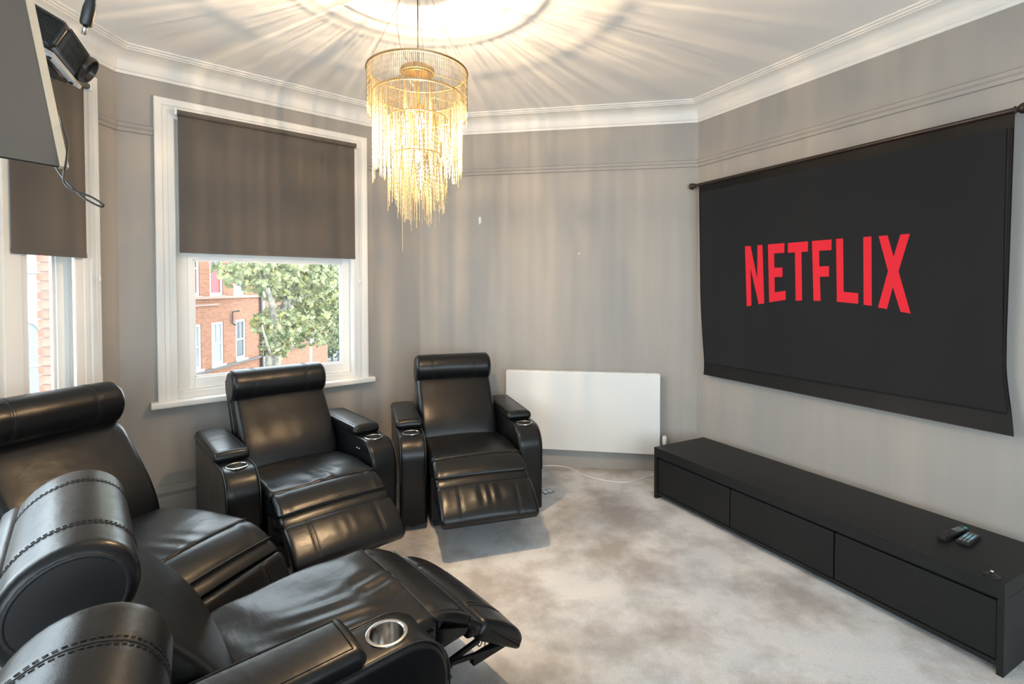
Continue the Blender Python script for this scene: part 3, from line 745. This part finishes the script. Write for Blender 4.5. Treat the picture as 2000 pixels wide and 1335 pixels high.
LT = {
 'N': [(.478, 1.791), (.522, 1.791), (.576, 1.555), (.577, 1.791), (.614, 1.791), (.629, 1.389), (.588, 1.382), (.522, 1.640), (.530, 1.371), (.494, 1.364)],
 'E': [(.656, 1.791), (.773, 1.791), (.773, 1.727), (.700, 1.727), (.703, 1.630), (.760, 1.630), (.760, 1.568), (.704, 1.568), (.706, 1.465), (.783, 1.477), (.784, 1.417), (.667, 1.397)],
 'T': [(.798, 1.789), (.930, 1.789), (.930, 1.725), (.888, 1.725), (.894, 1.415), (.852, 1.412), (.846, 1.725), (.798, 1.725)],
 'F': [(.956, 1.789), (1.074, 1.789), (1.074, 1.725), (1.000, 1.725), (1.002, 1.628), (1.060, 1.628), (1.060, 1.564), (1.005, 1.564), (1.011, 1.415), (.968, 1.415)],
 'L': [(1.101, 1.789), (1.140, 1.789), (1.146, 1.472), (1.226, 1.464), (1.226, 1.403), (1.108, 1.412)],
 'I': [(1.251, 1.787), (1.293, 1.787), (1.298, 1.393), (1.256, 1.398)],
 'X': [(1.330, 1.785), (1.374, 1.785), (1.404, 1.665), (1.436, 1.784), (1.479, 1.784), (1.428, 1.585), (1.486, 1.358), (1.440, 1.366), (1.402, 1.500), (1.374, 1.378), (1.330, 1.385), (1.378, 1.588)]}
for ch, pl in LT.items():
    b = MB(); b.prism(pl, lambda a, z, h: FRt(a, dep(z) + h, z), .0045, .0060); b.build('letter', 'logo_red', ps)

# ------------------------------------------------------------------ chandelier
CHX, CHY = -.440, 2.350
ch = tag(empty('chandelier', (CHX, CHY, 0)), 'tiered chandelier of hanging champagne gold chains, lit from inside', 'chandelier')
def ring(name, r, z, rr=.004, m='brass', n=48, flat=False):
    b = MB(); b.tube([(r * math.cos(2 * math.pi * i / n), r * math.sin(2 * math.pi * i / n), z) for i in range(n)], rr, 6, closed=True); return b.build(name, m, ch, smooth=True)
ring('top_ring', .231, 2.505, .006); ring('second_ring', .205, 2.395, .005); ring('third_ring', .135, 2.290, .004); ring('fourth_ring', .105, 2.125, .004); ring('crown_ring', .066, 2.496, .004)
for z, ra, rb_ in ((2.505, .064, .231), (2.395, .064, .205), (2.29, .0, .135), (2.125, .0, .105)):
    for k in range(3):
        b = MB(); a = R_(30 + 120 * k); b.tube([(ra * math.cos(a), ra * math.sin(a), z + (.012 if ra else 0)), (rb_ * math.cos(a), rb_ * math.sin(a), z)], .0022, 5)
        b.build('spoke', 'brass', ch)
rng = random.Random(7)
LINK = .012
def strand(b, pts, rad=.00165):
    k = len(pts); rr = [rad if i % 2 else rad * .55 for i in range(k)]
    b.tube(pts, rr, 3, caps=False)
def vstrand(b, x, y, z0, z1, rad=.00165):
    n = max(3, int((z0 - z1) / LINK)); strand(b, [(x, y, z0 - (z0 - z1) * i / n) for i in range(n + 1)], rad)
def tier(name, r, z0, n, zfun, jit=.0):
    b = MB()
    for i in range(n):
        a = 2 * math.pi * i / n; q = r + rng.uniform(-jit, jit); vstrand(b, q * math.cos(a), q * math.sin(a), z0, zfun(a))
    return tag(b.build(name, 'champagne_chain', ch, smooth=True, fix=False), kind='stuff')
tier('outer_fringe', .231, 2.503, 168, lambda a: 2.325 - .025 * math.sin(5 * a) - rng.uniform(0, .03))
tier('second_fringe', .205, 2.393, 130, lambda a: 2.075 + .05 * math.sin(7 * a) - rng.uniform(0, .06), .004)
tier('second_fringe_inner', .185, 2.393, 60, lambda a: 2.10 + .06 * math.sin(6 * a) - rng.uniform(0, .05), .012)
tier('third_fringe', .135, 2.288, 70, lambda a: 1.945 + .04 * math.sin(5 * a + 1) - rng.uniform(0, .05), .004)
tier('fourth_fringe', .105, 2.123, 70, lambda a: 1.93 + .05 * math.sin(4 * a) - rng.uniform(0, .06), .008)
tier('core_fringe', .064, 2.500, 34, lambda a: 1.83 - rng.uniform(0, .025), .002)
b = MB()     # swags hung between the two lower rings
for k in range(12):
    a0 = 2 * math.pi * k / 12
    for d in range(7):
        da = 2 * math.pi / 12 * 1.05; sag = .07 + .022 * d; pts = []
        for i in range(15):
            t = i / 14; a = a0 + da * t; q = .112 + .006 * math.sin(math.pi * t); pts.append((q * math.cos(a), q * math.sin(a), 2.118 - sag * (1 - (2 * t - 1) ** 2) * 1.0))
        strand(b, pts, .0015)
for k in range(14):
    a0 = 2 * math.pi * k / 14
    for d in range(6):
        da = 2 * math.pi / 14 * 1.05; sag = .05 + .03 * d; pts = []
        for i in range(13):
            t = i / 12; a = a0 + da * t; q = .150 + .006 * math.sin(math.pi * t); pts.append((q * math.cos(a), q * math.sin(a), 2.285 - sag * (1 - (2 * t - 1) ** 2)))
        strand(b, pts, .0015)
tag(b.build('swags', 'champagne_chain', ch, smooth=True, fix=False), kind='stuff')
for x, y, zb in ((-.068, -.03, 1.672), (-.085, -.05, 1.845), (-.018, -.075, 1.755), (.060, -.06, 1.775), (.084, -.03, 1.78), (.106, -.04, 1.80), (.118, .01, 1.85), (-.02, .06, 1.79)):
    b = MB(); vstrand(b, x, y, 2.12, zb, .0019); b.build('long_strand', 'champagne_chain', ch, smooth=True, fix=False)
for k, (a, r1, r0) in enumerate(((R_(200), .225, .03), (R_(-20), .225, .03), (R_(90), .225, .03))):
    b = MB(); b.tube([(r1 * math.cos(a), r1 * math.sin(a), 2.508), (r0 * math.cos(a), r0 * math.sin(a), 2.93)], .0011, 5); b.build('hanging_wire', 'brass', ch)
b = MB(); b.tube([(.002, 0, 2.35), (.002, 0, 2.935)], .0032, 8); b.build('stem', 'brass', ch, smooth=True)
b = MB(); b.tube([(-.03, -.02, 2.52), (-.075, -.03, 2.62), (-.09, -.03, 2.72), (-.085, -.02, 2.82), (-.05, -.01, 2.90), (-.03, -.01, 2.93)], .0014, 5); b.build('flex', 'brass', ch, smooth=True)
b = MB(); b.lathe([(.0, 2.925), (.045, 2.926), (.058, 2.935), (.06, CEIL)], 28); b.build('ceiling_plate', 'trim_white', ch, angle=40)
for i, (x, y, z) in enumerate(((.012, -.012, 2.275), (-.010, .012, 2.130))):
    b = MB(); b.lathe([(0, -.036), (.014, -.033), (.022, -.020), (.0235, -.006), (.019, .012), (.012, .024), (.011, .034)], 16, (x, y, z)); b.build('light_bulb', 'bulb', ch, smooth=True)
    b = MB(); b.lathe([(.013, .034), (.015, .036), (.015, .075), (.010, .080), (0, .080)], 14, (x, y, z)); b.build('lamp_holder', 'brass', ch, angle=40)
    ld = bpy.data.lights.new('bulb_light', 'POINT'); ld.energy = BULB_W; ld.color = BULB_COL; ld.shadow_soft_size = .0075
    lo = bpy.data.objects.new('bulb_light', ld); col.objects.link(lo); lo.location = (x, y, z - .005); lo.parent = ch
b = MB(); b.lathe([(0, 2.526), (.076, 2.523), (.080, 2.518), (.080, 2.500), (.076, 2.499)], 32); b.build('crown_cap', 'brass', ch, angle=40)
b = MB(); b.tube([(0, 0, 2.10), (0, 0, 2.36)], .004, 6); b.build('lamp_rod', 'brass', ch)

# ------------------------------------------------------------------ tilted panel, projector, cables
th_ = R_(28); tau = R_(21.5)
e3 = Vector((math.sin(th_), math.cos(th_), 0)); nh = Vector((math.cos(th_), -math.sin(th_), 0))
u3 = Vector((0, 0, 1)) * math.cos(tau) - nh * math.sin(tau); n3 = nh * math.cos(tau) + Vector((0, 0, 1)) * math.sin(tau)
pc = Vector((-1.068, 1.200, 1.790))
pn = tag(empty('tilted_panel', pc), 'large grey satin panel with a cream edge, tilted, hanging in the top left corner', 'panel')
def pl(a, d, h): return tuple(-e3 * a + n3 * d + u3 * h)
b = MB(); b.cbox(0, .92, -.008, 0, 0, .80, .0015, pl); b.build('face_board', 'satin_panel', pn)
b = MB(); b.cbox(-.004, .013, -.010, .0035, -.001, .80, .0015, pl); b.build('edge_strip', 'cream_edge', pn)
b = MB(); b.cbox(.5, .6, -.06, -.0078, .35, .60, .004, pl); b.build('mounting_plate', 'dark_metal', pn)
q = Vector(pl(.55, -.045, .5)); b = MB(); b.tube([q, q + Vector((-.04, .02, .12)), Vector((q.x - .04, q.y + .02, CEIL - pc.z))], .016, 10); b.build('ceiling_pole', 'dark_metal', pn, smooth=True)

PF = R_(62.26); PP = R_(28)
pj = tag(empty('projector', (-1.574, 1.800, 2.443)), 'black ceiling projector with ribbed vents and a round lens, behind the tilted panel', 'projector')
pj.rotation_mode = 'XYZ'; pj.rotation_euler = (-PP, 0, -PF)
pw, pd, ph = .345, .27, .115
b = MB(); pr = fillet([(-pd, -ph), (-.012, -ph), (0, -ph + .02), (0, -.02), (-.02, 0), (-pd, 0)], [.015, .01, .01, .02, .015, .015], 4)
b = rext(resample(pr, .05), -pw, 0, .012, 3, 4); b.build('body', 'projector_black', pj, angle=40)
for i in range(15):
    z = -ph + .014 + i * .0062
    b = MB(); b.cbox(.0, .0045, -pd + .015, -.016, z, z + .0026, .0006); b.build('side_louvre', 'projector_black', pj)
for i in range(15):
    z = -ph + .014 + i * .0062
    b = MB(); b.cbox(-.238, -.010, -.001, .0045, z, z + .0026, .0006); b.build('front_louvre', 'brass' if False else 'projector_black', pj)
for x in (-.06, -.12, -.18):
    b = MB(); b.box(x, x + .003, -.001, .002, -ph + .014, -.016); b.build('front_rib', 'projector_black', pj)
b = MB(); b.lathe([(.056, -.01), (.056, .010), (.052, .018), (.047, .019), (.044, .004), (.040, -.004)], 32, (-.290, 0, -.058), 'y'); b.build('lens_ring', 'projector_black', pj, angle=35)
b = MB(); b.lathe([(.0, .006), (.018, .004), (.032, -.001), (.041, -.006)], 28, (-.290, 0, -.058), 'y'); b.build('lens', 'lens_glass', pj, smooth=True)
b = MB(); b.cbox(-pw + .0, -.01, -.03, .004, -ph - .018, -ph - .004, .002); b.cbox(-.03, -.01, -.2, -.03, -ph - .018, -ph - .004, .002); b.build('cradle_plate', 'light_grey', pj)
b = MB(); b.cbox(-pw + .04, -.05, -.2, -.06, -ph - .05, -ph - .012, .006)
for x in (-.30, -.05): b.tube([(x, -.015, -ph - .025), (x, -.015, -ph - .002)], .007, 8)
b.tube([(-.3, -.03, -ph - .03), (-.2, -.05, -ph - .055), (-.1, -.08, -ph - .04), (-.04, -.13, -ph - .03)], .003, 6)
b.build('cradle_fixings', 'dark_metal', pj)
pj_c = Vector((-1.93, 1.79, 2.50)); 
b = MB(); b.tube([(-.16, -pd + .03, -.01), (-.16, -pd - .02, .03)], .018, 10); b.build('pivot', 'dark_metal', pj)
bpy.context.view_layer.update()
pt = pj.matrix_world @ Vector((-.16, -pd - .02, .03))
up_l = pj.matrix_world.inverted() @ Vector((pt.x, pt.y, CEIL))
b = MB(); b.tube([(-.16, -pd - .02, .03), tuple(up_l)], .018, 10); b.build('ceiling_pole', 'dark_metal', pj, smooth=True)

cb_ = [(-1.117, 1.24, 1.928), (-1.091, 1.22, 1.886), (-1.065, 1.2, 1.847), (-1.05, 1.18, 1.804), (-1.049, 1.17, 1.759), (-1.046, 1.17, 1.746), (-1.033, 1.165, 1.735), (-1.008, 1.16, 1.724), (-0.972, 1.155, 1.711), (-0.944, 1.15, 1.695), (-0.941, 1.15, 1.69), (-0.951, 1.152, 1.689), (-0.99, 1.16, 1.707), (-1.021, 1.17, 1.729), (-1.058, 1.185, 1.756), (-1.103, 1.21, 1.795), (-1.150, 1.25, 1.86)]
b = MB(); b.tube(spline(cb_, 4), .0024, 6); tag(b.build('hanging_cable', 'black_plastic', smooth=True), 'thin black cable looping down from behind the tilted panel', 'cable')
pg = tag(empty('cable_plug', (-.762, .90, 1.970)), 'black cable plug with a metal tip dangling in front of the cornice', 'plug')
ax = Vector((.012, 0, .048)).normalized()
def ap(h, r=0): v = ax * h; return (v.x, v.y, v.z)
b = MB(); b.tube([ap(.0), ap(.004), ap(.028), ap(.040), ap(.048), ap(.062)], [.0080, .0094, .0097, .0082, .0062, .0054], 14); b.build('plug_body', 'black_plastic', pg, smooth=False, angle=40)
b = MB(); b.tube([ap(-.016), ap(.002)], .0036, 10); b.build('metal_tip', 'chrome', pg, smooth=True)
b = MB(); b.tube([ap(.06), (.022, .0, .12), (.03, .01, .3), (.03, .02, CEIL - 1.955 - .002)], .0032, 8); b.build('cable', 'black_plastic', pg, smooth=True)

fcab = [(0.169, 4.123, .005), (0.248, 4.150, .005), (0.365, 4.150, .005), (0.466, 4.109, .005), (0.536, 3.994, .005), (0.605, 3.906, .005), (0.695, 3.843, .005), (0.786, 3.802, .005), (0.882, 3.791, .005), (0.971, 3.831, .005), (1.073, 3.90, .005), (1.169, 3.96, .005)]
b = MB(); b.tube(spline(fcab, 4), .0042, 6); tag(b.build('floor_cable', 'white_plastic', smooth=True), 'thin white cable lying on the carpet below the radiator', 'cable')
fs_ = tag(empty('floor_socket', (.257, 3.623, 0), R_(32)), 'small pale grey socket plate on the carpet beside the far recliner', 'socket')
b = MB(); b.cbox(-.045, .045, -.035, .035, 0, .006, .002); b.build('plate', 'button_grey', fs_)
for x in (-.02, .02):
    b = MB(); b.cbox(x - .013, x + .013, -.018, .018, .0058, .0085, .001); b.build('insert', 'white_plastic', fs_)

# ------------------------------------------------------------------ outdoors
GZ = -4.2
b = MB(); b.box(-45, -2.75, -25, 70, GZ - .2, GZ); tag(b.build('street', 'asphalt'), 'grey street surface outside the windows', 'street', kind='structure')
b = MB(); b.box(-11.98, -9.6, 8, 60, GZ, GZ + .12); tag(b.build('pavement', 'pavement'), 'pale pavement in front of the red brick terrace', 'pavement', kind='structure')
bl = tag(empty('brick_terrace', (-12, 24, GZ)), 'red brick terrace with white sash windows across the street', 'building')
FX = -12.0
def loc(x, y, z): return (x + 12, y - 24, z - GZ)
ups = [(18.25, 19.12, 'red'), (19.76, 20.66, 'red'), (21.45, 22.3, 'cur'), (25.2, 26.1, 'cur'), (27.2, 28.1, 'dark'), (30.0, 30.9, 'cur')]
los = [(18.25, 19.18, 'cur'), (19.84, 20.66, 'cur'), (21.58, 22.38, 'dark'), (25.2, 26.0, 'cur'), (27.1, 27.95, 'dark'), (29.8, 30.6, 'cur')]
def row(z0, z1, wins, w0, w1):
    b = MB(); cur = 16.2
    for y0, y1, k in wins:
        b.box(FX - .4, FX, cur, y0, z0, z1, loc); b.box(FX - .4, FX, y0, y1, z0, w0, loc); b.box(FX - .4, FX, y0, y1, w1, z1, loc); cur = y1
    b.box(FX - .4, FX, cur, 32.3, z0, z1, loc); return b.build('wall', 'facade_brick', bl)
row(GZ, 1.08, los, -1.62, .12); row(1.18, 6.5, ups, 1.20, 3.3)
b = MB(); b.box(FX - .4, FX + .10, 16.2, 32.35, 1.08, 1.18, loc); b.build('string_course', 'stone_band', bl)
b = MB(); b.box(FX, FX + .05, 16.2, 20.3, .80, .88, loc); b.build('ledge', 'stone_band', bl)
b = MB(); b.box(FX, FX + .10, 16.2, 32.3, -1.80, -1.70, loc); b.build('plinth_ledge', 'dark_ledge', bl)
b = MB(); b.box(FX - 9, FX - .4, 16.2, 32.3, GZ, 6.5, loc); b.build('rear_block', 'facade_brick', bl)
b = MB(); b.prism([(FX + .3, 6.5), (FX - 4.5, 9.0), (FX - 9, 6.5)], lambda x, z, h: loc(x, h, z), 16.0, 32.5); b.build('roof', 'roof_slate', bl)
for wins, z0, z1 in ((los, -1.62, .12), (ups, 1.20, 3.3)):
    for y0, y1, k in wins:
        b = MB(); t = .11
        b.box(FX - .10, FX - .03, y0, y0 + t, z0, z1, loc); b.box(FX - .10, FX - .03, y1 - t, y1, z0, z1, loc); b.box(FX - .10, FX - .03, y0 + t, y1 - t, z1 - .1, z1, loc); b.box(FX - .10, FX - .03, y0 + t, y1 - t, z0, z0 + .12, loc)
        zm = (z0 + z1) / 2; b.box(FX - .09, FX - .035, y0 + t, y1 - t, zm - .035, zm + .035, loc); b.box(FX - .08, FX - .04, (y0 + y1) / 2 - .02, (y0 + y1) / 2 + .02, zm + .035, z1 - .1, loc)
        if z0 > 0: b.box(FX - .079, FX - .041, y0 + t, y1 - t, zm + (z1 - zm) * .5 - .02, zm + (z1 - zm) * .5 + .02, loc)
        f_ = b.build('window', 'stone_white', bl, fix=False)
        for a, c, mm in ((z0 + .12, zm - .035, {'red': 'pane_red', 'cur': 'pane_curtain', 'dark': 'pane_dark'}[k]), (zm + .035, z1 - .1, {'red': 'pane_dark', 'cur': 'pane_curtain', 'dark': 'pane_dark'}[k])):
            b = MB(); b.box(FX - .075, FX - .065, y0 + t, y1 - t, a, c, loc); b.build('pane', mm, f_)
        b = MB(); b.box(FX - .1, FX + .08, y0 - .06, y1 + .06, z0 - .09, z0, loc); b.build('sill', 'stone_white', f_)
for y, x_, r_, mm in ((23.62, FX + .08, .05, 'iron'), (23.78, FX + .12, .055, 'pipe_pale')):
    b = MB(); b.tube([loc(x_, y, GZ), loc(x_, y, 4.5)], r_, 8); b.build('drainpipe', mm, bl, smooth=True)
b = MB(); b.tube([loc(FX + .3, 21.35, .52), loc(FX + .07, 21.25, .50), loc(FX + .07, 21.2, .0), loc(FX + .25, 21.1, -.06)], .035, 6); b.build('waste_pipe', 'iron', bl)
# plane tree
rng = random.Random(3)
def tree(name, label, base, limbs, blobs, n, size, leafmat, barkmat='bark'):
    t = tag(empty(name, base), label, 'tree'); bx, by, bz = base
    b = MB()
    for pts, rr in limbs: b.tube(spline([(x - bx, y - by, z - bz) for x, y, z in pts], 4), [rr[0] + (rr[1] - rr[0]) * i / ((len(pts) - 1) * 4) for i in range((len(pts) - 1) * 4 + 1)], 8)
    b.build('trunk', barkmat, t, smooth=True)
    vs = []; fs = []
    tot = sum(w for *_, w in blobs)
    shape = [(0, -.42), (.30, -.40), (.16, -.16), (.55, -.02), (.17, .06), (.30, .36), (0, .62), (-.30, .36), (-.17, .06), (-.55, -.02), (-.16, -.16), (-.30, -.40)]
    for (cx, cy_, cz_, rx, ry, rz, wgt) in blobs:
        for _ in range(int(n * wgt / tot)):
            while True:
                a, c, d = rng.uniform(-1, 1), rng.uniform(-1, 1), rng.uniform(-1, 1)
                if .15 < a * a + c * c + d * d < 1: break
            p = Vector((cx + a * rx - bx, cy_ + c * ry - by, cz_ + d * rz - bz))
            nrm = Vector((rng.gauss(.5, .6), rng.gauss(-.5, .6), rng.gauss(.5, .6))).normalized(); ta = nrm.orthogonal().normalized(); ta = (Matrix.Rotation(rng.uniform(0, 6.28), 3, nrm) @ ta); tb = nrm.cross(ta); s = size * rng.uniform(.7, 1.3); i0 = len(vs)
            for q, r in shape: vs.append(tuple(p + ta * q * s + tb * r * s + nrm * (-.25 * s * abs(q))))
            fs.append(tuple(range(i0, i0 + 12)))
    me = bpy.data.meshes.new('foliage'); me.from_pydata(vs, [], fs); me.materials.append(M[leafmat]); me.update()
    tag(link('foliage', me, t), kind='stuff')
    return t
tree('plane_tree', 'plane tree with pale yellow green leaves in front of the brick terrace', (-7.5, 15.5, GZ),
     [([(-7.5, 15.5, GZ), (-7.52, 15.52, -1.8), (-7.5, 15.6, -.5), (-7.5, 15.9, .5)], (.30, .20)), ([(-7.5, 15.7, -.3), (-7.3, 15.2, .8), (-7.3, 14.6, 2.0), (-7.2, 14.3, 3.6)], (.12, .04)), ([(-7.5, 15.9, .4), (-7.5, 16.8, 1.4), (-7.6, 17.6, 3.0), (-7.5, 18.5, 5)], (.17, .05)), ([(-7.5, 16.3, .8), (-7.4, 17.6, 1.2), (-7.3, 19.2, 1.6), (-7.4, 20.6, 2.2)], (.10, .03)), ([(-7.5, 15.6, -.8), (-7.4, 15.0, -.2), (-7.4, 14.7, .4)], (.06, .02))],
     [(-7.5, 14.9, 2.1, 1.2, 1.4, .75, 5), (-7.5, 17.2, 2.0, 1.5, 1.7, 1.1, 9), (-7.6, 19.6, 1.6, 1.4, 2.0, 1.7, 11), (-7.5, 21.3, .6, 1.2, 1.3, 1.7, 7), (-7.4, 16.0, .35, .9, 1.0, .55, 4), (-7.4, 18.0, .1, .9, 1.1, .8, 4), (-7.5, 15.7, -.35, .4, .5, .45, 2), (-7.5, 17, 4.2, 1.7, 3.8, 1.6, 12)], 5200, .20, 'leaf')
tree('dark_shrub', 'dark green shrub behind the iron railing at the end of the terrace', (-14.0, 38.6, GZ),
     [([(-14, 38.6, GZ), (-14, 38.7, -2), (-14.1, 38.8, 0)], (.10, .04))], [(-14.0, 39.2, -1.2, 1.8, 2.4, 2.8, 1), (-13.6, 40.0, .8, 1.8, 2.6, 2.6, 1)], 2200, .30, 'leaf_dark')
ir = tag(empty('iron_railing', (-11.6, 33.0, GZ)), 'black iron railing beside the end of the brick terrace', 'railing')
for i in range(14):
    b = MB(); b.tube([(0, 0, 0), (0, 0, 1.55)], .022, 5); o = b.build('bar', 'iron', ir); o.location = (0, i * .16, 0)
for z in (.3, 1.45):
    b = MB(); b.box(-.02, .02, -.05, 2.2, z, z + .05); b.build('rail', 'iron', ir)
sl = tag(empty('lamp_post', (-10.2, 25.15, GZ)), 'slim pale lamp post half hidden by the plane tree leaves', 'lamp post')
b = MB(); b.tube([(0, 0, 0), (0, 0, .9), (0, 0, .95), (0, 0, 5.4)], [.09, .08, .055, .045], 10); b.build('post', 'pipe_pale', sl, smooth=True)
b = MB(); b.tube([(0, 0, 5.38), (.1, -.1, 5.6), (.5, -.5, 5.7)], .03, 8); b.build('arm', 'pipe_pale', sl, smooth=True)
b = MB(); b.cbox(.45, .85, -.62, -.42, 5.62, 5.74, .03); b.build('lantern', 'pipe_pale', sl)
# neighbouring brick pier seen through the left window
pr_ = tag(empty('brick_pier', (-3.56, 4.2, GZ)), 'red brick pier close outside the left window', 'pier')
def pp(x, y, z): return (x + 3.56, y - 4.2, z - GZ)
b = MB(); b.box(-3.822, -3.30, 4.012, 4.45, GZ, .42, pp); b.box(-3.822, -3.30, 4.012, 4.45, 2.1, 5.0, pp); b.box(-3.815, -3.307, 4.022, 4.443, .42, 2.1, pp); b.build('core', 'mortar', pr_)
bm1 = MB(); bm1.cbox(-.1075, .1075, -.05, .05, 0, .065, .004); bmesh_ = bm1.mesh('brick', 'pier_brick')
bm2 = MB(); bm2.cbox(-.0525, .0525, -.05, .05, 0, .065, .004); bmesh2 = bm2.mesh('half_brick', 'pier_brick')
for i in range(22):
    z = .43 + i * .0755
    xs = [(-3.822 + .1075, bmesh_), (-3.822 + .3325, bmesh_), (-3.822 + .4675, bmesh2)] if i % 2 else [(-3.822 + .0525, bmesh2), (-3.822 + .2225, bmesh_), (-3.822 + .4145, bmesh_)]
    for x, me in xs:
        o = link('brick', me, pr_); o.location = pp(x, 4.05, z)
        o.location.y += rng.uniform(-.003, .003)
# pale building behind it
pb = tag(empty('pale_building', (-13, 12, GZ)), 'pale rendered building with an arched window beyond the brick pier', 'building')
def pbl(x, y, z): return (x + 13, y - 12, z - GZ)
b = MB(); b.box(-20, -13, 9.0, 15.4, GZ, 1.9, pbl); b.build('wall', 'render_pale', pb)
b = MB(); b.prism([(-12.7, 1.9), (-16.5, 4.4), (-20.3, 1.9)], lambda x, z, h: pbl(x, h, z), 8.8, 15.6); b.build('roof', 'roof_slate', pb)
for y0 in (10.2, 12.9, 14.2):
    b = MB(); y1 = y0 + .75; b.box(-13.0, -12.94, y0 - .08, y1 + .08, -1.5, -1.38, pbl); b.box(-13, -12.95, y0 - .06, y0, -1.4, .2, pbl); b.box(-13, -12.95, y1, y1 + .06, -1.4, .2, pbl); b.box(-13, -12.96, y0, y1, -.62, -.55, pbl)
    yc = (y0 + y1) / 2; b.tube([pbl(-12.97, yc + (y1 - y0 + .06) / 2 * math.cos(a), .2 + .42 * math.sin(a)) for a in [i * math.pi / 12 for i in range(13)]], .045, 6); f_ = b.build('arched_window', 'stone_white', pb, fix=False)
    b = MB(); pl_ = [(y0, -1.4), (y1, -1.4)] + [(yc + (y1 - y0) / 2 * math.cos(a), .2 + .38 * math.sin(a)) for a in [i * math.pi / 12 for i in range(13)]]; b.prism(pl_, lambda y, z, h: pbl(h, y, z), -12.995, -12.985); b.build('pane', 'pane_curtain', f_)
